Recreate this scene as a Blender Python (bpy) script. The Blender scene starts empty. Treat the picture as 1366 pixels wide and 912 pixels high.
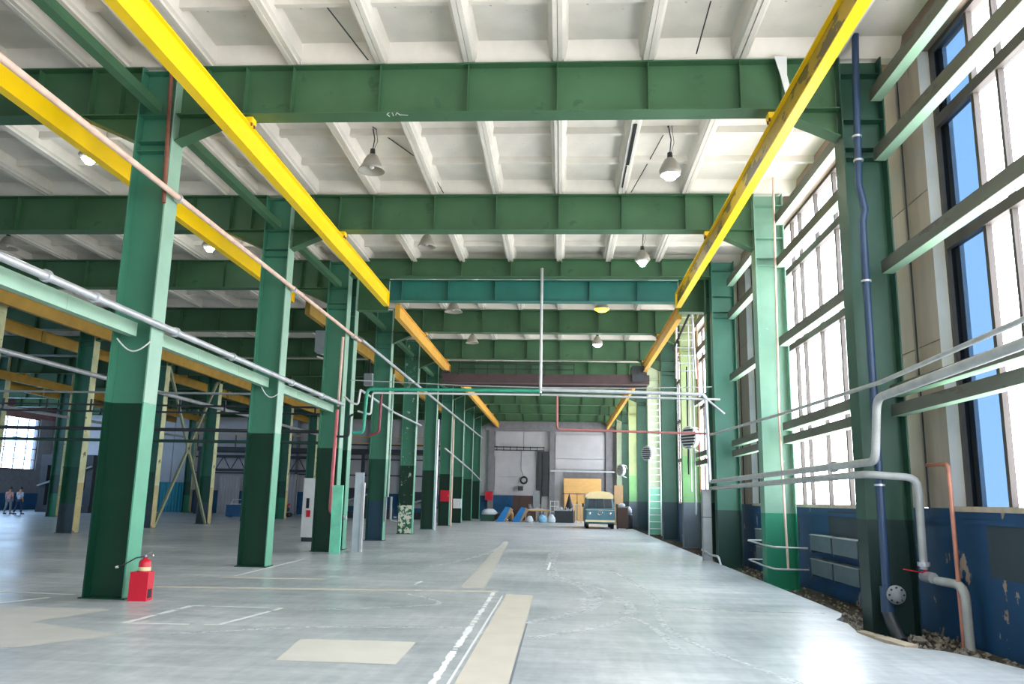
import bpy, math, random
from mathutils import Vector, Matrix
random.seed(7)
SC = bpy.context.scene
COL = SC.collection
PI = math.pi

# ------------------------------------------------------------------ camera, world, exposure
F_PX = 1081.7
PITCH, YAW, ROLL, CAM_H = 0.1914, 0.0634, 0.0203, 1.606
cy, sy, cp, sp = math.cos(YAW), math.sin(YAW), math.cos(PITCH), math.sin(PITCH)
fw = Vector((-sy*cp, cy*cp, sp)); rt = Vector((cy, sy, 0)); up = rt.cross(fw)
r2 = rt*math.cos(ROLL) + up*math.sin(ROLL); u2 = -rt*math.sin(ROLL) + up*math.cos(ROLL)
cam_d = bpy.data.cameras.new('camera'); cam = bpy.data.objects.new('camera', cam_d); COL.objects.link(cam)
cam_d.sensor_width = 36; cam_d.lens = F_PX*36/1366; cam_d.clip_end = 400; cam_d.clip_start = .05
m = Matrix((r2, u2, -fw)).transposed().to_4x4(); m.translation = Vector((0, 0, CAM_H)); cam.matrix_world = m
SC.camera = cam

w = bpy.data.worlds.new('sky'); SC.world = w; w.use_nodes = True
wt = w.node_tree; wt.nodes.clear()
wo = wt.nodes.new('ShaderNodeOutputWorld'); bg = wt.nodes.new('ShaderNodeBackground')
tc = wt.nodes.new('ShaderNodeTexCoord'); sx = wt.nodes.new('ShaderNodeSeparateXYZ'); cr = wt.nodes.new('ShaderNodeValToRGB')
wt.links.new(tc.outputs['Generated'], sx.inputs[0]); wt.links.new(sx.outputs['Z'], cr.inputs[0])
cr.color_ramp.elements[0].position = 0.0; cr.color_ramp.elements[0].color = (1.0, 1.0, 1.0, 1)
cr.color_ramp.elements[1].position = .8; cr.color_ramp.elements[1].color = (.68, .82, 1.0, 1)
wt.links.new(cr.outputs[0], bg.inputs[0]); bg.inputs[1].default_value = 16.0
wt.links.new(bg.outputs[0], wo.inputs[0])
SC.view_settings.view_transform = 'Standard'; SC.view_settings.look = 'None'
SC.view_settings.exposure = -0.4; SC.view_settings.gamma = 1
SC.view_settings.use_curve_mapping = False
SC.cycles.diffuse_bounces = 5; SC.cycles.max_bounces = 10; SC.cycles.transparent_max_bounces = 12
SC.cycles.sample_clamp_indirect = 6

def portal(loc, rot, sx_, sy_):
    l = bpy.data.lights.new('window_portal', 'AREA'); l.shape = 'RECTANGLE'; l.size = sx_; l.size_y = sy_
    l.cycles.is_portal = True
    o = bpy.data.objects.new('window_portal', l); COL.objects.link(o); o.location = loc; o.rotation_euler = rot
WINR = [(1.3, 11.85), (13.45, 23.9), (26.0, 35.85), (37.55, 47.85), (49.55, 59.85), (61.5, 66.6), (-5.9, -.4)]
for a, b in WINR: portal((5.85, (a+b)/2, 5.3), (0, PI/2, 0), 7.4, b-a)
WINL = [(y0, y0+10.6) for y0 in (-5.3, 6.7, 18.7, 30.7, 42.7, 54.7)]
for a, b in WINL: portal((-43.65, (a+b)/2, 5.25), (0, -PI/2, 0), 4.2, b-a)
portal((-1.4, -6.1, 5.0), (PI/2, 0, 0), 6, 3.0)  # guides sampling through the added fill opening in the back wall

# ------------------------------------------------------------------ helpers
def lin(c):
    if isinstance(c, str): c = [int(c[i:i+2], 16)/255 for i in (0, 2, 4)]
    return tuple((x/12.92 if x <= .04045 else ((x+.055)/1.055)**2.4) for x in c) + (1,)

MATS = {}
def mat(name, c, rough=.55, metal=0, var=.12, scale=3.0, bump=0.0, c2=None, thr=None, stretch=(1, 1, 1), bands=None, top=None, spec=.5, c2rough=None, coords='Object', detail=4):
    """procedural paint: base c, mottled by var; c2 shows through where noise > thr (chips, rust); bands=[(z, colour)...] paint colours below heights"""
    if name in MATS: return MATS[name]
    M = bpy.data.materials.new(name); M.use_nodes = True; t = M.node_tree; N = t.nodes; L = t.links
    b = N['Principled BSDF']; b.inputs['Roughness'].default_value = rough; b.inputs['Metallic'].default_value = metal
    b.inputs['Specular IOR Level'].default_value = spec
    tcn = N.new('ShaderNodeTexCoord'); mp = N.new('ShaderNodeMapping'); mp.inputs['Scale'].default_value = stretch
    L.new(tcn.outputs[coords], mp.inputs[0])
    nz = N.new('ShaderNodeTexNoise'); nz.inputs['Scale'].default_value = scale; nz.inputs['Detail'].default_value = detail
    L.new(mp.outputs[0], nz.inputs['Vector'])
    cur = N.new('ShaderNodeRGB'); cur.outputs[0].default_value = lin(c); cur = cur.outputs[0]
    if bands:
        sep = N.new('ShaderNodeSeparateXYZ'); L.new(tcn.outputs[coords], sep.inputs[0])
        for z, cc in bands:
            lt = N.new('ShaderNodeMath'); lt.operation = 'LESS_THAN'; L.new(sep.outputs['Z'], lt.inputs[0]); lt.inputs[1].default_value = z
            mx = N.new('ShaderNodeMix'); mx.data_type = 'RGBA'; L.new(lt.outputs[0], mx.inputs[0]); L.new(cur, mx.inputs[6]); mx.inputs[7].default_value = lin(cc); cur = mx.outputs[2]
    if var:
        mr = N.new('ShaderNodeMapRange'); mr.inputs[1].default_value = .3; mr.inputs[2].default_value = .7
        mr.inputs[3].default_value = 1-var; mr.inputs[4].default_value = 1+var; L.new(nz.outputs[0], mr.inputs[0])
        mu = N.new('ShaderNodeMix'); mu.data_type = 'RGBA'; mu.blend_type = 'MULTIPLY'; mu.inputs[0].default_value = 1
        L.new(cur, mu.inputs[6]); cb = N.new('ShaderNodeCombineColor')
        for i in range(3): L.new(mr.outputs[0], cb.inputs[i])
        L.new(cb.outputs[0], mu.inputs[7]); cur = mu.outputs[2]
    if c2:
        n2 = N.new('ShaderNodeTexNoise'); n2.inputs['Scale'].default_value = scale*2.1; n2.inputs['Detail'].default_value = 7; n2.inputs['Roughness'].default_value = .65
        L.new(mp.outputs[0], n2.inputs['Vector'])
        m2 = N.new('ShaderNodeMapRange'); m2.inputs[1].default_value = thr; m2.inputs[2].default_value = thr+.015; L.new(n2.outputs[0], m2.inputs[0])
        mx = N.new('ShaderNodeMix'); mx.data_type = 'RGBA'; L.new(m2.outputs[0], mx.inputs[0]); L.new(cur, mx.inputs[6]); mx.inputs[7].default_value = lin(c2); cur = mx.outputs[2]
    L.new(cur, b.inputs['Base Color'])
    if bump:
        bp = N.new('ShaderNodeBump'); bp.inputs['Strength'].default_value = bump; bp.inputs['Distance'].default_value = .02
        L.new(nz.outputs[0], bp.inputs['Height']); L.new(bp.outputs[0], b.inputs['Normal'])
    MATS[name] = M; return M

def emit(name, c, s):
    M = bpy.data.materials.new(name); M.use_nodes = True; b = M.node_tree.nodes['Principled BSDF']
    b.inputs['Base Color'].default_value = lin(c); b.inputs['Emission Color'].default_value = lin(c); b.inputs['Emission Strength'].default_value = s
    return M
def pane_mat(name, tint, amount):
    M = bpy.data.materials.new(name); M.use_nodes = True; t = M.node_tree; N = t.nodes; N.clear()
    o = N.new('ShaderNodeOutputMaterial'); tr = N.new('ShaderNodeBsdfTransparent'); tr.inputs[0].default_value = tint + (1,)
    gl = N.new('ShaderNodeBsdfGlossy'); gl.inputs['Roughness'].default_value = .08
    mx = N.new('ShaderNodeMixShader'); mx.inputs[0].default_value = amount
    t.links.new(tr.outputs[0], mx.inputs[1]); t.links.new(gl.outputs[0], mx.inputs[2]); t.links.new(mx.outputs[0], o.inputs[0])
    return M

class MB:
    def __init__(s): s.v = []; s.f = []; s.sm = []
    def add(s, vs, fs, smooth=False):
        n = len(s.v); s.v += [tuple(p) for p in vs]; s.f += [tuple(i+n for i in f) for f in fs]; s.sm += [smooth]*len(fs); return s
    def box(s, x0, x1, y0, y1, z0, z1, M=None):
        vs = [Vector((x, y, z)) for z in (z0, z1) for y in (y0, y1) for x in (x0, x1)]
        if M is not None: vs = [M @ p for p in vs]
        return s.add(vs, [(0, 2, 3, 1), (4, 5, 7, 6), (0, 1, 5, 4), (2, 6, 7, 3), (0, 4, 6, 2), (1, 3, 7, 5)])
    def bar(s, a, b, wd, ht=None):
        """rectangular bar from a to b"""
        ht = ht or wd; a = Vector(a); b = Vector(b); d = (b-a).normalized()
        u = d.cross(Vector((0, 0, 1)));
        if u.length < 1e-3: u = Vector((1, 0, 0))
        u.normalize(); v = u.cross(d)
        vs = [p + u*(sx_*wd/2) + v*(sz*ht/2) for p in (a, b) for sz in (-1, 1) for sx_ in (-1, 1)]
        return s.add(vs, [(0, 1, 3, 2), (4, 6, 7, 5), (0, 4, 5, 1), (2, 3, 7, 6), (0, 2, 6, 4), (1, 5, 7, 3)])
    def tube(s, pts, r, n=8, cap=True):
        pts = [Vector(p) for p in pts]; rings = []; k = len(pts); prev = None
        rr = r if isinstance(r, (list, tuple)) else [r]*k
        for i, p in enumerate(pts):
            d = (pts[min(i+1, k-1)] - pts[max(i-1, 0)]).normalized()
            if prev is None:
                u = d.cross(Vector((0, 0, 1)))
                if u.length < 1e-2: u = d.cross(Vector((1, 0, 0)))
            else: u = prev - d*prev.dot(d)
            u.normalize(); prev = u; v = d.cross(u)
            sc = 1.0
            if 0 < i < k-1:
                a = (pts[i]-pts[i-1]).normalized(); c = max(.35, math.sqrt(max(0, (1+a.dot((pts[i+1]-pts[i]).normalized()))/2))); sc = 1/c
            rings.append([p + (u*math.cos(2*PI*j/n) + v*math.sin(2*PI*j/n))*rr[i]*(sc if sc < 1.3 else 1.3) for j in range(n)])
        vs = [q for ring in rings for q in ring]; fs = []
        for i in range(k-1):
            for j in range(n): fs.append((i*n+j, i*n+(j+1) % n, (i+1)*n+(j+1) % n, (i+1)*n+j))
        s.add(vs, fs, True)
        if cap: s.add(rings[0], [tuple(range(n))[::-1]]); s.add(rings[-1], [tuple(range(n))])
        return s
    def lathe(s, prof, c=(0, 0, 0), n=20, axis='Z', smooth=True):
        vs = []; c = Vector(c)
        for r, z in prof:
            for j in range(n):
                a = 2*PI*j/n; x, y = r*math.cos(a), r*math.sin(a)
                vs.append(c + (Vector((x, y, z)) if axis == 'Z' else Vector((z, x, y)) if axis == 'X' else Vector((x, z, y))))
        fs = [(i*n+j, i*n+(j+1) % n, (i+1)*n+(j+1) % n, (i+1)*n+j) for i in range(len(prof)-1) for j in range(n)]
        return s.add(vs, fs, smooth)
    def prism(s, poly, ax, a, b):
        """poly 2-D points extruded along axis ax from a to b"""
        def P(p, t): return {'X': (t, p[0], p[1]), 'Y': (p[0], t, p[1]), 'Z': (p[0], p[1], t)}[ax]
        n = len(poly); vs = [P(p, a) for p in poly] + [P(p, b) for p in poly]
        return s.add(vs, [tuple(range(n)), tuple(range(2*n-1, n-1, -1))] + [(i, (i+1) % n, n+(i+1) % n, n+i) for i in range(n)])
    def build(s, name, material, parent=None, loc=(0, 0, 0), label=None, rot=None):
        me = bpy.data.meshes.new(name); me.from_pydata(s.v, [], s.f)
        me.polygons.foreach_set('use_smooth', s.sm); me.update()
        import bmesh
        bm = bmesh.new(); bm.from_mesh(me); bmesh.ops.recalc_face_normals(bm, faces=bm.faces); bm.to_mesh(me); bm.free()
        for mm in (material if isinstance(material, list) else [material]): me.materials.append(mm)
        o = bpy.data.objects.new(name, me); COL.objects.link(o); o.location = loc
        if rot: o.rotation_euler = rot
        if parent: o.parent = parent
        if label: o['label'] = label
        return o
def tag(o, label, cat, group=None):
    o['label'] = label; o['category'] = cat
    if group: o['group'] = group
    return o
def thing(name, label, cat, loc=(0, 0, 0), rz=0, group=None):
    o = bpy.data.objects.new(name, None); COL.objects.link(o); o.location = loc; o.rotation_euler = (0, 0, rz); o.empty_display_size = .2
    return tag(o, label, cat, group)
def structure(name, loc=(0, 0, 0)):
    o = bpy.data.objects.new(name, None); COL.objects.link(o); o.location = loc; o['kind'] = 'structure'; return o
def st(o): o['kind'] = 'structure'; return o
def stuff(o): o['kind'] = 'stuff'; return o
def dup(o, loc, label=None, rz=None, parent=None):
    r = o.copy(); COL.objects.link(r); r.location = loc
    if rz is not None: r.rotation_euler = (0, 0, rz)
    if label: r['label'] = label
    if parent: r.parent = parent
    for ch in o.children:
        c = ch.copy(); COL.objects.link(c); c.parent = r
        for g in ch.children:
            d = g.copy(); COL.objects.link(d); d.parent = c
    return r
def inst(o, loc, parent=None):
    r = o.copy(); COL.objects.link(r); r.location = loc
    if parent: r.parent = parent
    return r
ORD = ['first', 'second', 'third', 'fourth', 'fifth', 'sixth', 'seventh', 'eighth', 'ninth', 'tenth', 'eleventh', 'twelfth']

# ------------------------------------------------------------------ materials
GREEN = '58946f'; GTOP = '5a9c7c'; GLOW = '0c5a3e'
m_beam = mat('beam_green', '3c6443', .5, var=.12, scale=1.2, c2='355b3f', thr=.62)
m_teal = mat('teal_paint', '2a7468', .5, var=.12, scale=1.5)
m_strut = mat('strut_green', '4b7a5a', .5, var=.1)
m_tie = mat('tie_pale_green', '93b7a0', .5, var=.08, scale=2)
m_girt = mat('girt_green', 'a6cbaa', .6, var=.25, scale=2.5, stretch=(1, .3, 1), c2='5d5a50', thr=.62)
m_colL = mat('column_green_low_band', '3f7d65', .42, var=.08, scale=1.5, bands=[(3.0, '003624')], c2='8a7a5e', thr=.72)
m_colLblue = mat('column_green_blue_foot', '3f7d65', .45, var=.1, bands=[(3.0, '0f4c3a'), (1.45, '183f54')])
m_colLpeel = mat('column_green_peeling_foot', '3f7d65', .5, var=.1, scale=2, bands=[(3.0, '003624')], c2='c9cbb4', thr=.6, stretch=(1, 1, .8))
m_girtw = mat('girt_shaded_web', '565b4f', .65, var=.3, scale=2, stretch=(1, .3, 1), c2='4f4c44', thr=.6)  # shade on the nave side of the window rails, painted into the web colour
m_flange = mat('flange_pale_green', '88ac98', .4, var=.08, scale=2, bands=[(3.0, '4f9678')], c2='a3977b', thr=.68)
m_flangeworn = mat('flange_worn_tan', 'b8bd92', .6, var=.2, scale=2, bands=[(1.9, 'a59c6c')], c2='5a5140', thr=.62)
m_col2 = mat('column_dark_green_grey_foot', '2d6a54', .45, var=.12, bands=[(2.5, '17523f'), (1.1, '3c4f58')])
m_col2g = mat('column_dark_green_bright_foot', '2b6350', .45, var=.12, bands=[(2.5, '174e3d'), (1.4, '1a7a55')])
m_colR1 = mat('column_nearest_window_backlit', '27503f', .5, var=.15, scale=1.5, bands=[(1.62, '0a2d29')])  # backlit shade painted into this column's darker green
m_colR = mat('column_right_green', '4d8468', .5, var=.12, scale=1.5, bands=[(1.62, '0c4a38')], c2='6d8a70', thr=.7)
m_colR2 = mat('column_pale_window_green', '749c88', .5, var=.1, scale=1.5, bands=[(1.62, '11795a')], c2='93c0a2', thr=.66)
m_teal3 = mat('column_teal_green', '33705c', .5, var=.12, scale=1.5, bands=[(1.62, '123d35')])
m_colRd = mat('column_right_dark', '3a6b58', .5, var=.15, scale=1.5, bands=[(1.62, '1d3f47')])
m_colRy = mat('column_right_olive_lit', '8e9e70', .55, var=.15, scale=1.5, bands=[(3.3, '6d9f68'), (1.62, '56626a')], c2='7d8f62', thr=.66)  # light falling on these columns is painted in as a paler olive
m_colRw = mat('column_right_pale_lit', '96a488', .55, var=.12, scale=1.5, bands=[(2.4, '78b79b')], c2='8f9c7a', thr=.66)  # pale tone carries the light on these columns in its colour
m_yel = mat('crane_yellow', 'fbd108', .42, var=.04, scale=2, c2='d9a90b', thr=.72)
m_och = mat('crane_ochre', 'dba640', .5, var=.1, scale=2)
m_slab = mat('whitewashed_concrete', 'd9d3c8', .9, var=.07, scale=2.2, bump=.15, c2='a59c8d', thr=.71)
m_slabd = mat('whitewashed_concrete_darker', 'c2bdb4', .9, var=.1, scale=2.2)  # darker whitewash for deeper-bay slabs and roof deck
m_steel = mat('galvanised_pipe', 'c3c7cb', .35, .5, var=.12, scale=4)
m_white = mat('white_paint', 'd8dad8', .5, var=.06)
m_grey = mat('grey_paint', '8d9496', .5, var=.1)
m_pipegrey = mat('grey_pipe_paint', 'a8aca9', .45, var=.15, scale=5)
m_pink = mat('conduit_rust_pink', 'd6b7a6', .6, var=.15, scale=4, c2='9a5a40', thr=.68)
m_rust = mat('rusty_brown', '7a4a3a', .7, var=.2, scale=6)
m_copper = mat('copper_brown_pipe', 'b87c66', .45, .3, var=.2, scale=5)
m_red = mat('red_paint', 'c4142f', .4, var=.06)
m_redpipe2 = mat('faded_red_pipe', 'a2635f', .5, var=.15, scale=5)
m_redpipe = mat('red_pipe_paint', 'c46466', .5, var=.15, scale=5)
m_greenpipe = mat('green_pipe_paint', '2f9a7f', .45, var=.1, scale=4)
m_navy = mat('navy_pipe_paint', '28405e', .4, var=.1, scale=4)
m_black = mat('black_rubber', '15171a', .6, var=.05)
m_dark = mat('dark_steel', '2c3236', .5, var=.15)
m_brown = mat('crane_brown', '4a383a', .6, var=.15)
m_wall = mat('beige_concrete_panel', 'b3a697', .9, var=.1, scale=1.2, bump=.1, stretch=(1, 3, .4), c2='8f8475', thr=.68)
m_reveal = mat('pale_reveal', 'ccc9c2', .9, var=.08, scale=2)
m_plinth = mat('peeling_blue_plinth', '073f68', .6, var=.25, scale=1.1, stretch=(1, 1, .6), c2='a08c78', thr=.615)
m_plinthd = mat('dark_repaint', '2f3d46', .7, var=.12, scale=1.5, stretch=(1, 1, .6), c2='7d6f63', thr=.71)
m_sill = mat('chipped_sill', 'b9aa94', .9, var=.15, scale=5, bump=.3)
m_frame = mat('window_frame_brown', '4b443f', .6, var=.15)
m_framew = mat('window_frame_pale', 'b9bdc0', .6, var=.1)
m_rad = mat('radiator_grey_blue', '4d6068', .5, var=.12)
m_endw = mat('end_wall_white', 'b4b5b8', .85, var=.05, scale=1.5)
m_endg = mat('end_wall_grey', '7c7c80', .85, var=.1)
m_blue = mat('blue_band', '155078', .6, var=.15)
m_ply = mat('plywood_sheet', 'dcae6a', .6, var=.08, scale=2, stretch=(1, 1, 3))
m_card = mat('cardboard', 'a98a66', .8, var=.1)
m_wood = mat('worn_timber', 'a99a82', .8, var=.15, scale=4)
m_gravel = mat('gravel_stone', '8a8378', .95, var=.35, scale=9)
m_earth = mat('dark_earth', '4c463f', 1, var=.3, scale=6, bump=.5)
m_bluepl = mat('bright_blue_sheet', '1d78b8', .5, var=.08)
m_cyan = mat('turquoise_gate', '178a9c', .5, var=.08)
m_cream = mat('cream_paint', 'e3d3a4', .45, var=.05)
m_vteal = mat('van_teal', '4d7886', .35, var=.05)
m_glassd = mat('dark_glass', '2a3740', .1, var=0)
m_chrome = mat('chrome', 'd5d8da', .15, .9, var=0)
m_enamel = mat('lamp_enamel', '9b978d', .35, var=.06)
m_shadein = mat('lamp_inner_white', 'efece6', .5, var=0)
m_brownwood = mat('dark_brown_cabinet', '4a352c', .6, var=.12)
m_bag = mat('pale_sack', 'c5cdd2', .8, var=.12, scale=6)
m_bagb = mat('blue_white_sack', '7fb2cf', .8, var=.2, scale=6)
m_tan = mat('beige_screed', 'd3cbbb', .55, var=.05, scale=2)
m_line = mat('white_floor_paint', 'f4f4f0', .6, var=.06, scale=6)
m_patch = mat('light_floor_patch', 'dcd8cb', .5, var=.05, scale=2)
E_bulb = emit('bulb_lit', 'f4fbff', 28); E_bulby = emit('bulb_lit_warm', 'ffd24a', 4)
P_white = pane_mat('pane_whitened', (.97, .97, .98), .03)
P_blue = pane_mat('pane_blue_tinted', (.17, .235, .31), .04)
P_left = pane_mat('pane_left_tint', (.6, .72, .86), .03)  # tint sets how dim and blue the left daylight comes in

def floor_material():
    M = bpy.data.materials.new('polished_concrete'); M.use_nodes = True; t = M.node_tree; N = t.nodes; L = t.links
    b = N['Principled BSDF']; tcn = N.new('ShaderNodeTexCoord')
    def noise(scale, st_, detail=5, rot=0, dist=0):
        mp = N.new('ShaderNodeMapping'); mp.inputs['Scale'].default_value = st_; mp.inputs['Rotation'].default_value = (0, 0, rot); L.new(tcn.outputs['Object'], mp.inputs[0])
        n = N.new('ShaderNodeTexNoise'); n.inputs['Scale'].default_value = scale; n.inputs['Detail'].default_value = detail; n.inputs['Distortion'].default_value = dist
        L.new(mp.outputs[0], n.inputs['Vector']); return n.outputs[0]
    a = noise(.35, (1, 1, 1)); bn = noise(1.6, (.5, 2.2, 1), 7, .3, .6); c = noise(3.2, (2.4, .35, 1), 6, -.5, .4); d = noise(9, (1, 1, 1), 6)
    def madd(x, k, y):
        q = N.new('ShaderNodeMath'); q.operation = 'MULTIPLY_ADD'; L.new(x, q.inputs[0]); q.inputs[1].default_value = k
        if isinstance(y, (int, float)): q.inputs[2].default_value = y
        else: L.new(y, q.inputs[2])
        return q.outputs[0]
    s = madd(a, .42, madd(bn, .34, madd(c, .2, madd(d, .14, -.05))))
    r = N.new('ShaderNodeValToRGB'); L.new(s, r.inputs[0]); e = r.color_ramp.elements
    e[0].position = .36; e[0].color = lin('969fa3'); e[1].position = .66; e[1].color = lin('dddedd')
    x = r.color_ramp.elements.new(.5); x.color = lin('b9bebf')
    L.new(r.outputs[0], b.inputs['Base Color'])
    mr = N.new('ShaderNodeMapRange'); mr.inputs[3].default_value = .22; mr.inputs[4].default_value = .42; L.new(a, mr.inputs[0]); L.new(mr.outputs[0], b.inputs['Roughness'])
    bp = N.new('ShaderNodeBump'); bp.inputs['Strength'].default_value = .03; bp.inputs['Distance'].default_value = .01; L.new(d, bp.inputs['Height']); L.new(bp.outputs[0], b.inputs['Normal'])
    return M
m_floor = floor_material()
def scuff_material():
    M = bpy.data.materials.new('tyre_scuff'); M.use_nodes = True; t = M.node_tree; N = t.nodes; L = t.links
    b = N['Principled BSDF']; b.inputs['Base Color'].default_value = lin('ffffff'); b.inputs['Roughness'].default_value = .3
    tcn = N.new('ShaderNodeTexCoord'); n = N.new('ShaderNodeTexNoise'); n.inputs['Scale'].default_value = 7; n.inputs['Detail'].default_value = 6; L.new(tcn.outputs['Object'], n.inputs['Vector'])
    mr = N.new('ShaderNodeMapRange'); mr.inputs[1].default_value = .35; mr.inputs[2].default_value = .7; mr.inputs[3].default_value = 0.05; mr.inputs[4].default_value = .55; L.new(n.outputs[0], mr.inputs[0]); L.new(mr.outputs[0], b.inputs['Alpha'])
    return M
m_scuff = scuff_material()

# ------------------------------------------------------------------ floor and ground
YK = [12.6, 18.6, 24.1, 25.1, 30.7, 36.7, 42.7, 48.7, 54.7, 60.7, 66.6]
edge = [(4.3, 67), (4.3, 14.3), (4.28, 13.2), (4.12, 12.75), (3.95, 12.45), (4.0, 12.1), (3.84, 11.2), (3.9, 10.5), (4.03, 10.25), (4.39, 10.05), (4.62, 9.6), (4.78, 9.0), (4.9, 8.0), (4.95, 5), (4.95, -6)]
flr = st(MB().prism([(-43.5, -6), (-43.5, 67.2)] + edge, 'Z', -.22, 0).build('floor', m_floor))
def onfloor(name, polys, mt, z, label=None):
    mb = MB()
    for p in polys: mb.add([(q[0], q[1], z) for q in p], [tuple(range(len(p)))])
    o = mb.build(name, mt, flr, label=label); return o
onfloor('screed_strip', [[(-.93, 5), (-.93, 14.5), (-.46, 14.4), (-.45, 5)]], m_tan, .003)
onfloor('strip_groove', [[(-.995, 5), (-.99, 14.2), (-.965, 14.2), (-.97, 5)]], m_line, .004)
onfloor('strip_groove', [[(-.445, 5), (-.45, 11.2), (-.43, 11.2), (-.425, 5)]], mat('groove_grey', '7a7f86', .5, var=.1), .004)
onfloor('screed_strip', [[(-1.84, 15.3), (-2.22, 32), (-2.0, 32), (-1.38, 15.3)]], mat('screed_faded', 'c6c3b9', .5, var=.06), .002)
onfloor('screed_strip', [[(-7.2, 14.0), (-4.6, 14.3), (-1.1, 14.75), (-1.1, 14.98), (-4.6, 14.55), (-7.2, 14.2)]], m_tan, .002)
onfloor('screed_strip', [[(-6.6, 15.9), (-4.6, 16.05), (-4.6, 16.3), (-6.6, 16.15)]], m_tan, .002)
onfloor('floor_patch', [[(-2.8, 8.3), (-2.94, 9.52), (-1.62, 9.56), (-1.6, 8.28)]], m_patch, .003, 'pale cream rectangular patch')
onfloor('floor_patch', [[(-9.4, 11.5), (-6.17, 11.34), (-6.5, 10.1), (-5.1, 9.5), (-5.0, 9.45), (-5.6, 8.5), (-9.4, 8.4)]], mat('patch_grey_beige', 'cbc9c1', .5, var=.05), .002)
def painted(a, b, wd, rough=.25, step=.12, gap=0):
    a = Vector(a); b = Vector(b); d = (b-a); n = max(2, int(d.length/step)); d.normalize(); u = Vector((-d.y, d.x)); out = []
    L_, R_ = [], []
    for i in range(n+1):
        p = a.lerp(b, i/n); k1 = 1-random.random()*rough; k2 = 1-random.random()*rough
        L_.append(p+u*wd/2*k1); R_.append(p-u*wd/2*k2)
    for i in range(n):
        if random.random() < gap: continue
        out.append([L_[i], L_[i+1], R_[i+1], R_[i]])
    return out
onfloor('painted_line', painted((-1.11, 6.0), (-1.16, 14.7), .1, .6, .07, .12), m_line, .003)
rc = [(-5.41, 10.24), (-5.32, 11.95), (-4.0, 11.99), (-4.24, 10.33)]
for i in range(4): onfloor('painted_line', painted(rc[i], rc[(i+1) % 4], .085 if i else .12, .45, .09, .02+.05*i), m_line, .003)
onfloor('painted_line', painted((-6.45, 16.3), (-6.55, 21.1), .08, .2), m_line, .003)
onfloor('painted_line', painted((-8.1, 11.4), (-7.75, 12.4), .12, .2), m_line, .003)
onfloor('painted_line', painted((-.3, 19.6), (-.27, 22), .06, .2), m_line, .003)
onfloor('painted_line', painted((-2.73, 15.58), (-2.7, 16.3), .06, .4), m_line, .003)
onfloor('painted_line', painted((-11.5, 13.2), (-7.6, 12.8), .1, .3), m_line, .003)
def curve(pts, wd, n=26):
    P = [Vector(p) for p in pts]; Q = []
    for i in range(len(P)-1):
        p0, p1, p2, p3 = P[max(i-1, 0)], P[i], P[i+1], P[min(i+2, len(P)-1)]
        for k in range(8):
            t = k/8; Q.append(.5*((2*p1)+(p2-p0)*t+(2*p0-5*p1+4*p2-p3)*t*t+(3*p1-p0-3*p2+p3)*t**3))
    Q.append(P[-1]); L_, R_ = [], []
    for i, q in enumerate(Q):
        d = (Q[min(i+1, len(Q)-1)]-Q[max(i-1, 0)]).normalized(); u = Vector((-d.y, d.x)); L_.append(q+u*wd/2); R_.append(q-u*wd/2)
    return [[L_[i], L_[i+1], R_[i+1], R_[i]] for i in range(len(Q)-1)]
for pts, wd in [([(-.25, 26), (-.29, 19), (.2, 17), (.45, 15.7), (.53, 14.2), (.25, 12.6), (-.4, 11.3)], .1), ([(-.1, 27), (-.15, 19), (.4, 16.6), (.6, 15.4), (.62, 14.0), (.35, 12.5), (-.3, 11.4)], .07),
                ([(.3, 16.6), (.73, 15.8), (1.07, 13.2), (.73, 11.5), (-.33, 10.1)], .08), ([(.9, 12.6), (1.2, 11.2), (1.3, 9.6)], .05), ([(-1.9, 27), (-2.6, 22), (-3.2, 19)], .06),
                ([(-4.5, 9.6), (-3.0, 10.4), (-1.2, 10.7)], .06), ([(1.2, 20), (1.6, 15), (1.4, 11), (2.2, 8)], .05), ([(-2.6, 14.2), (-1.9, 12.9), (-3.6, 11.9)], .05), ([(.2, 14.0), (2.2, 13.2), (4.0, 13.1)], .05)]:
    onfloor('tyre_mark', curve(pts, wd*2), m_scuff, .0012)
for _ in range(8):
    pass
st(MB().box(4.0, 5.5, -6, 67.2, -.4, -.26).add([(3.6, -6, -.21), (5.6, -6, -.19), (5.6, 67, -.19), (3.6, 67, -.21)], [(0, 1, 2, 3)]).build('trim_1', m_earth))
mb = MB()
for i in range(1500):
    y = random.uniform(8, 14.5) if i < 1150 else random.uniform(14.5, 30); x = random.uniform(3.85, 5.35); s = random.uniform(.015, .05)
    if 4.35 < x < 5.22 and min(abs(y-q) for q in YK) < .3: continue
    R = Matrix.Rotation(random.random()*6, 4, 'Z') @ Matrix.Rotation(random.random()*2, 4, 'X')
    vs = [R @ Vector((a*s*random.uniform(.7, 1.3), b*s*random.uniform(.6, 1.1), c*s*random.uniform(.4, .8))) + Vector((x, y, -.19+s*.3+random.random()*.02)) for a, b, c in ((1, 0, 0), (-1, 0, 0), (0, 1, 0), (0, -1, 0), (0, 0, 1), (0, 0, -1))]
    mb.add(vs, [(0, 2, 4), (2, 1, 4), (1, 3, 4), (3, 0, 4), (2, 0, 5), (1, 2, 5), (3, 1, 5), (0, 3, 5)])
g = mb.build('gravel', m_gravel); stuff(tag(g, 'loose gravel and rubble in the open trench along the blue plinth', 'gravel'))
for pts, lab, mt in [([(3.84, 11.3), (3.97, 11.35), (4.06, 10.9), (3.93, 10.85)], 'grey brown broken plank end at the edge of the gravel pit', m_wood), ([(3.9, 10.84), (4.08, 10.88), (4.2, 10.3), (4.02, 10.24)], 'pale broken board lying at the near edge of the gravel pit', m_sill)]:
    tag(MB().prism(pts, 'Z', -.1, .02).build('plank', mt), lab, 'plank')
o = MB()
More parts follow.
